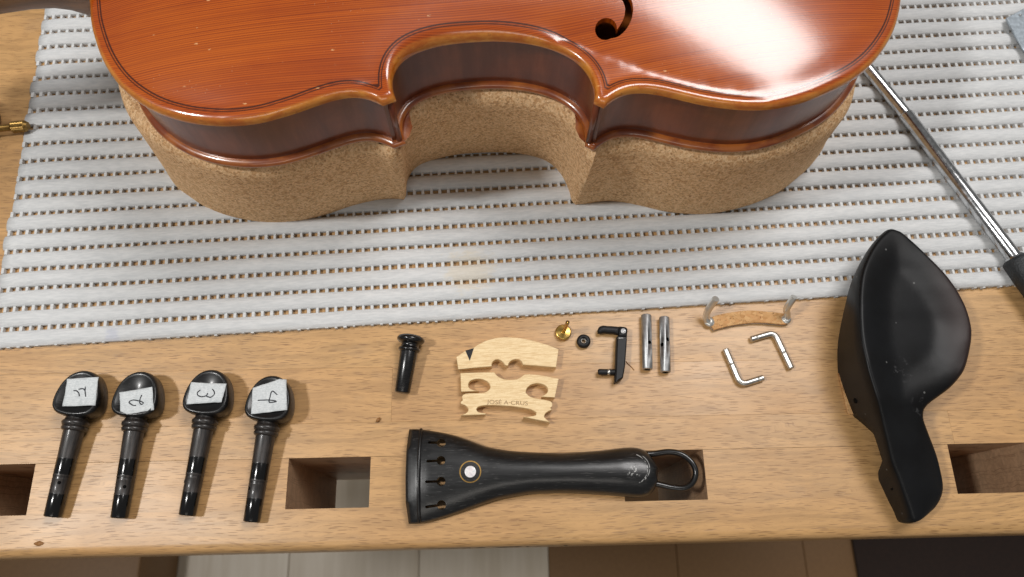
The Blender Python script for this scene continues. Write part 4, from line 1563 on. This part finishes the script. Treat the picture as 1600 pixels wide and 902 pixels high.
# ================================================================== CHIN REST
cr = thing("chin_rest", "black ebony chin rest with a scooped cup and narrow tail, lying right of the hooks", "chin rest", (163, 45, 0))
crP = [(188.0, 139.8), (190.4, 138.9), (192.9, 137.3), (199.8, 129.0), (208.9, 115.9), (213.6, 104.0), (215.0, 93), (213.6, 85.0), (208.9, 73.8), (204.5, 68.2), (199.8, 63.9), (192.0, 58.8), (188.6, 56.0), (187.2, 52.6), (187.8, 48.7), (190.6, 40.5), (192.6, 32.0), (193.2, 22.0), (189.6, 14.8), (183.2, 10.2), (177.4, 8.6),
       (175.6, 13.5), (173.8, 19.0), (171.8, 26.0), (169.4, 33), (168.0, 41), (165.6, 53), (163.2, 64), (161.6, 74), (161.3, 86), (163.1, 99.9), (165.8, 110.5), (169.2, 119), (174.5, 127.5), (180.3, 134.4), (185.6, 138.9)]
CO = ccw(np.array(resample(catmull(crP, 8, True) + [crP[0]], 241)[:-1]))
crL = [p for p in crP[20:]][::-1] + [crP[0]]
LEFT = np.array(sorted([(p[1], p[0]) for p in crP[20:] + [crP[0]]]))


def chin_top(P, d):
    x, y = P[:, 0], P[:, 1]
    lx = np.interp(y, LEFT[:, 0], LEFT[:, 1])
    dl = x - lx
    zl = np.interp(y, [7, 20, 30, 42, 58, 75, 100, 120, 140], [13, 17, 19.5, 22.5, 26.5, 28.5, 28.5, 26.5, 24])
    zr = np.interp(y, [7, 20, 42, 55, 70, 100, 140], [10, 13.5, 17.5, 20, 22.5, 24, 24])
    wd = np.interp(y, [8, 20, 40, 55, 65, 85, 110, 130, 140], [6, 19, 22, 23, 38, 53, 47, 20, 8])
    t = np.clip(dl / wd, 0, 1)
    z = zl + (zr - zl) * t
    bowl = np.interp(y, [40, 58, 75, 95, 120, 140], [0, 1.6, 3.6, 4.2, 3.0, 0])
    z = z - bowl * sstep(d, 0.0, 17.0)
    z = z - np.interp(y, [8, 30, 50, 60], [1, 1.5, 1.0, 0]) * (2 * t - 1) ** 2
    z = z - 0.9 * (1 - np.clip(d / 1.3, 0, 1)) ** 2.2
    return z


def chin_bot(P, zt):
    x, y = P[:, 0], P[:, 1]
    lx = np.interp(y, LEFT[:, 0], LEFT[:, 1])
    dl = x - lx
    bl_ = np.interp(y, [6, 9, 27, 30, 34, 46, 52, 56, 76, 90, 106, 122, 140], [0.1, 0.1, 0.1, 3, 11, 12, 5, 0.1, 0.1, 5, 13, 17, 19])
    rise = np.maximum(0, (dl - 13)) * 0.55 + sstep(dl, 11, 15) * 3
    return np.minimum(np.maximum(bl_, bl_ + rise), zt - 2.2)


gp = grid_points(CO, 2.0, 1.0)
io = []
for dd in (0.35, 0.9, 1.7, 2.8):
    Q = offset(CO, dd)
    io.append(Q[dist_to(CO, Q) > dd * 0.9])
gp = gp[dist_to(CO, gp) > 3.6]
V2, T2, L2 = triangulate(CO, [], np.vstack([gp] + io))
d2 = dist_to(CO, V2)
zt_ = chin_top(V2, d2)
zb_ = chin_bot(V2, zt_)
V = [(x, y, z) for (x, y), z in zip(V2, zt_)]
s = len(V)
V += [(x, y, z) for (x, y), z in zip(V2, zb_)]
F = [tuple(int(i) for i in t) for t in T2] + [tuple(int(i) + s for i in t[::-1]) for t in T2]
# side wall in several rings so it can bulge a little
L = L2[0]
rings = [L]
nn = normals2d(V2[L])
for t in (0.25, 0.5, 0.75):
    k0 = len(V)
    for i, q in enumerate(L):
        z = zt_[q] + (zb_[q] - zt_[q]) * t
        bl_ = 0.55 * math.sin(t * math.pi)
        V.append((V2[q][0] + nn[i][0] * bl_, V2[q][1] + nn[i][1] * bl_, z))
    rings.append(list(range(k0, k0 + len(L))))
rings.append([q + s for q in L])
for a, b in zip(rings[:-1], rings[1:]):
    for i in range(len(L)):
        j = (i + 1) % len(L)
        F.append((a[i], b[i], b[j], a[j]))
body = obj("chin_rest_body", V, F, M_CHIN, cr, world=True, sharp=75)
# clamp screw holes in the side wall
for (hx, hy, hz) in ((163.3, 61.5, 8.5), (172.6, 23.0, 8.5)):
    V, F = tube([(hx + 0.9, hy, hz), (hx - 0.42, hy - 0.05, hz)], 1.2, 14)
    obj("clamp_hole", V, F, M_DARK, cr, world=True)
V, F = plate([(162.4, 57), (166.5, 56), (165.5, 74), (161.2, 76)], 0.02, 1.3, bevel=0.1)
obj("cork_pad", V, F, M_CORK2, cr, world=True)

# ================================================================== STEEL ROD TOOL
rd = thing("steel_rod_tool", "polished steel rod tool with a black textured grip, lying diagonally across the mat", "tool", (255, 129, 0))
r0, r1, r2, r3 = Vector((197.5, 251.5, 7.0)), Vector((217.5, 212.2, 7.2)), Vector((254.4, 129.4, 8.4)), Vector((276.0, 81.0, 8.0))
V, F = tube([tuple(r0), tuple(r1)], 3.15, 28)
obj("rod_tip_section", V, F, M_CHROME, rd, world=True, sharp=40)
dd_ = (r2 - r1).normalized()
V, F = tube([tuple(r1 - dd_ * 0.6), tuple(r1 - dd_ * 0.2), tuple(r1), tuple(r2)], [3.2, 3.45, 3.6, 3.65], 28)
obj("rod_tube", V, F, M_CHROME, rd, world=True, sharp=40)
dg_ = (r3 - r2).normalized()
V, F = tube([tuple(r2 - dg_ * 0.8), tuple(r2), tuple(r2 + dg_ * 0.8), tuple(r2 + dg_ * 8), tuple(r3)], [4.6, 6.0, 6.5, 6.8, 7.0], 32)
obj("grip", V, F, M_RUBBER, rd, world=True, sharp=50)
V, F = tube([tuple(r2 - dg_ * 1.6), tuple(r2 - dg_ * 0.7)], [4.2, 4.5], 28)
obj("collar", V, F, M_CHROME, rd, world=True, sharp=50)

# ================================================================== SCRAPER BLADE
sb = thing("scraper_blade", "grey steel scraper blade whose corner reaches in over the mat at the top right", "scraper", (320, 270, 3.3))
SP = [(286.6, 273.4), (297.5, 279.4), (372, 318), (395, 262), (330, 178), (290.7, 253.0), (289.4, 258.5)]
V, F = plate(SP, 6.0, 7.2, bevel=0.25)
obj("blade", V, F, M_BLADE, sb, world=True, smooth=False)
V, F = tube([(318, 268, 5.0), (380, 290, 5.0)], 1.8, 12)
obj("tang", V, F, M_BLADE, sb, world=True)
V, F = lathe([(7.2, 0.7), (7.6, 0.7), (7.8, 0.4)], lambda t, a, b: (294.8 + a, 275.2 + b, t), 14)
obj("rivet", V, F, M_STEEL, sb, world=True)

# ================================================================== BRASS SCREW TOOL AT THE LEFT
bt = thing("brass_screw_clamp", "brass rod with knurled end lying beside the left edge of the mat", "clamp screw", (-246, 211, 0))
V, F = tube([(-276, 207.6, 6.2), (-244.6, 211.0, 6.2)], 1.7, 20)
obj("rod", V, F, M_BRASS_OLD, bt, world=True)
lp = []
A_, B_ = Vector((-245.3, 210.9, 6.2)), Vector((-237.0, 211.8, 6.2))
dk = (B_ - A_).normalized()
sk2 = dk.cross(Vector((0, 0, 1))).normalized()
uk = sk2.cross(dk)
for t, r_ in ((0, 1.6), (0.05, 2.5), (0.6, 2.75), (6.6, 2.75), (7.2, 2.5), (8.2, 1.9)):
    L = []
    for k in range(40):
        a = 2 * math.pi * k / 40
        rr = r_ + (0.22 if (k % 2 and 0.3 < t < 7) else 0)
        L.append(tuple(A_ + dk * t + sk2 * rr * math.cos(a) + uk * rr * math.sin(a)))
    lp.append(L)
V, F = loft(lp, True, True)
obj("knurled_end", V, F, M_BRASS_OLD, bt, world=True, sharp=25)
V, F = lathe([(0, 12), (1.2, 13.4), (10, 13.6), (12.2, 12.4)], lambda t, a, b: (-268.5 + a, 216 + b, t), 40)
obj("wooden_jaw", V, F, M_NECK, bt, world=True, sharp=50)

# ================================================================== CRUMBS
V, F = tube([(-54.6, 57.6, 0.5), (-53.8, 58.6, 0.7), (-53.2, 59.4, 0.5)], [0.5, 0.9, 0.45], 7)
ch = obj("wood_chip", V, F, M_CHIP, None, origin=(-53.7, 58.4, 0))
tag(ch, "tiny curled brown wood chip on the bench left of the tailpiece", "wood chip")
V, F = tube(catmull([(61.6, 83.9, 0.25), (62.4, 82.6, 0.3), (63.8, 81.2, 0.3), (65.1, 79.5, 0.22)], 4), 0.16, 6)
hr = obj("fibre", V, F, M_CHIP, None, origin=(63.3, 81.6, 0))
tag(hr, "short brown fibre lying between the fine tuner and the barrels", "fibre")
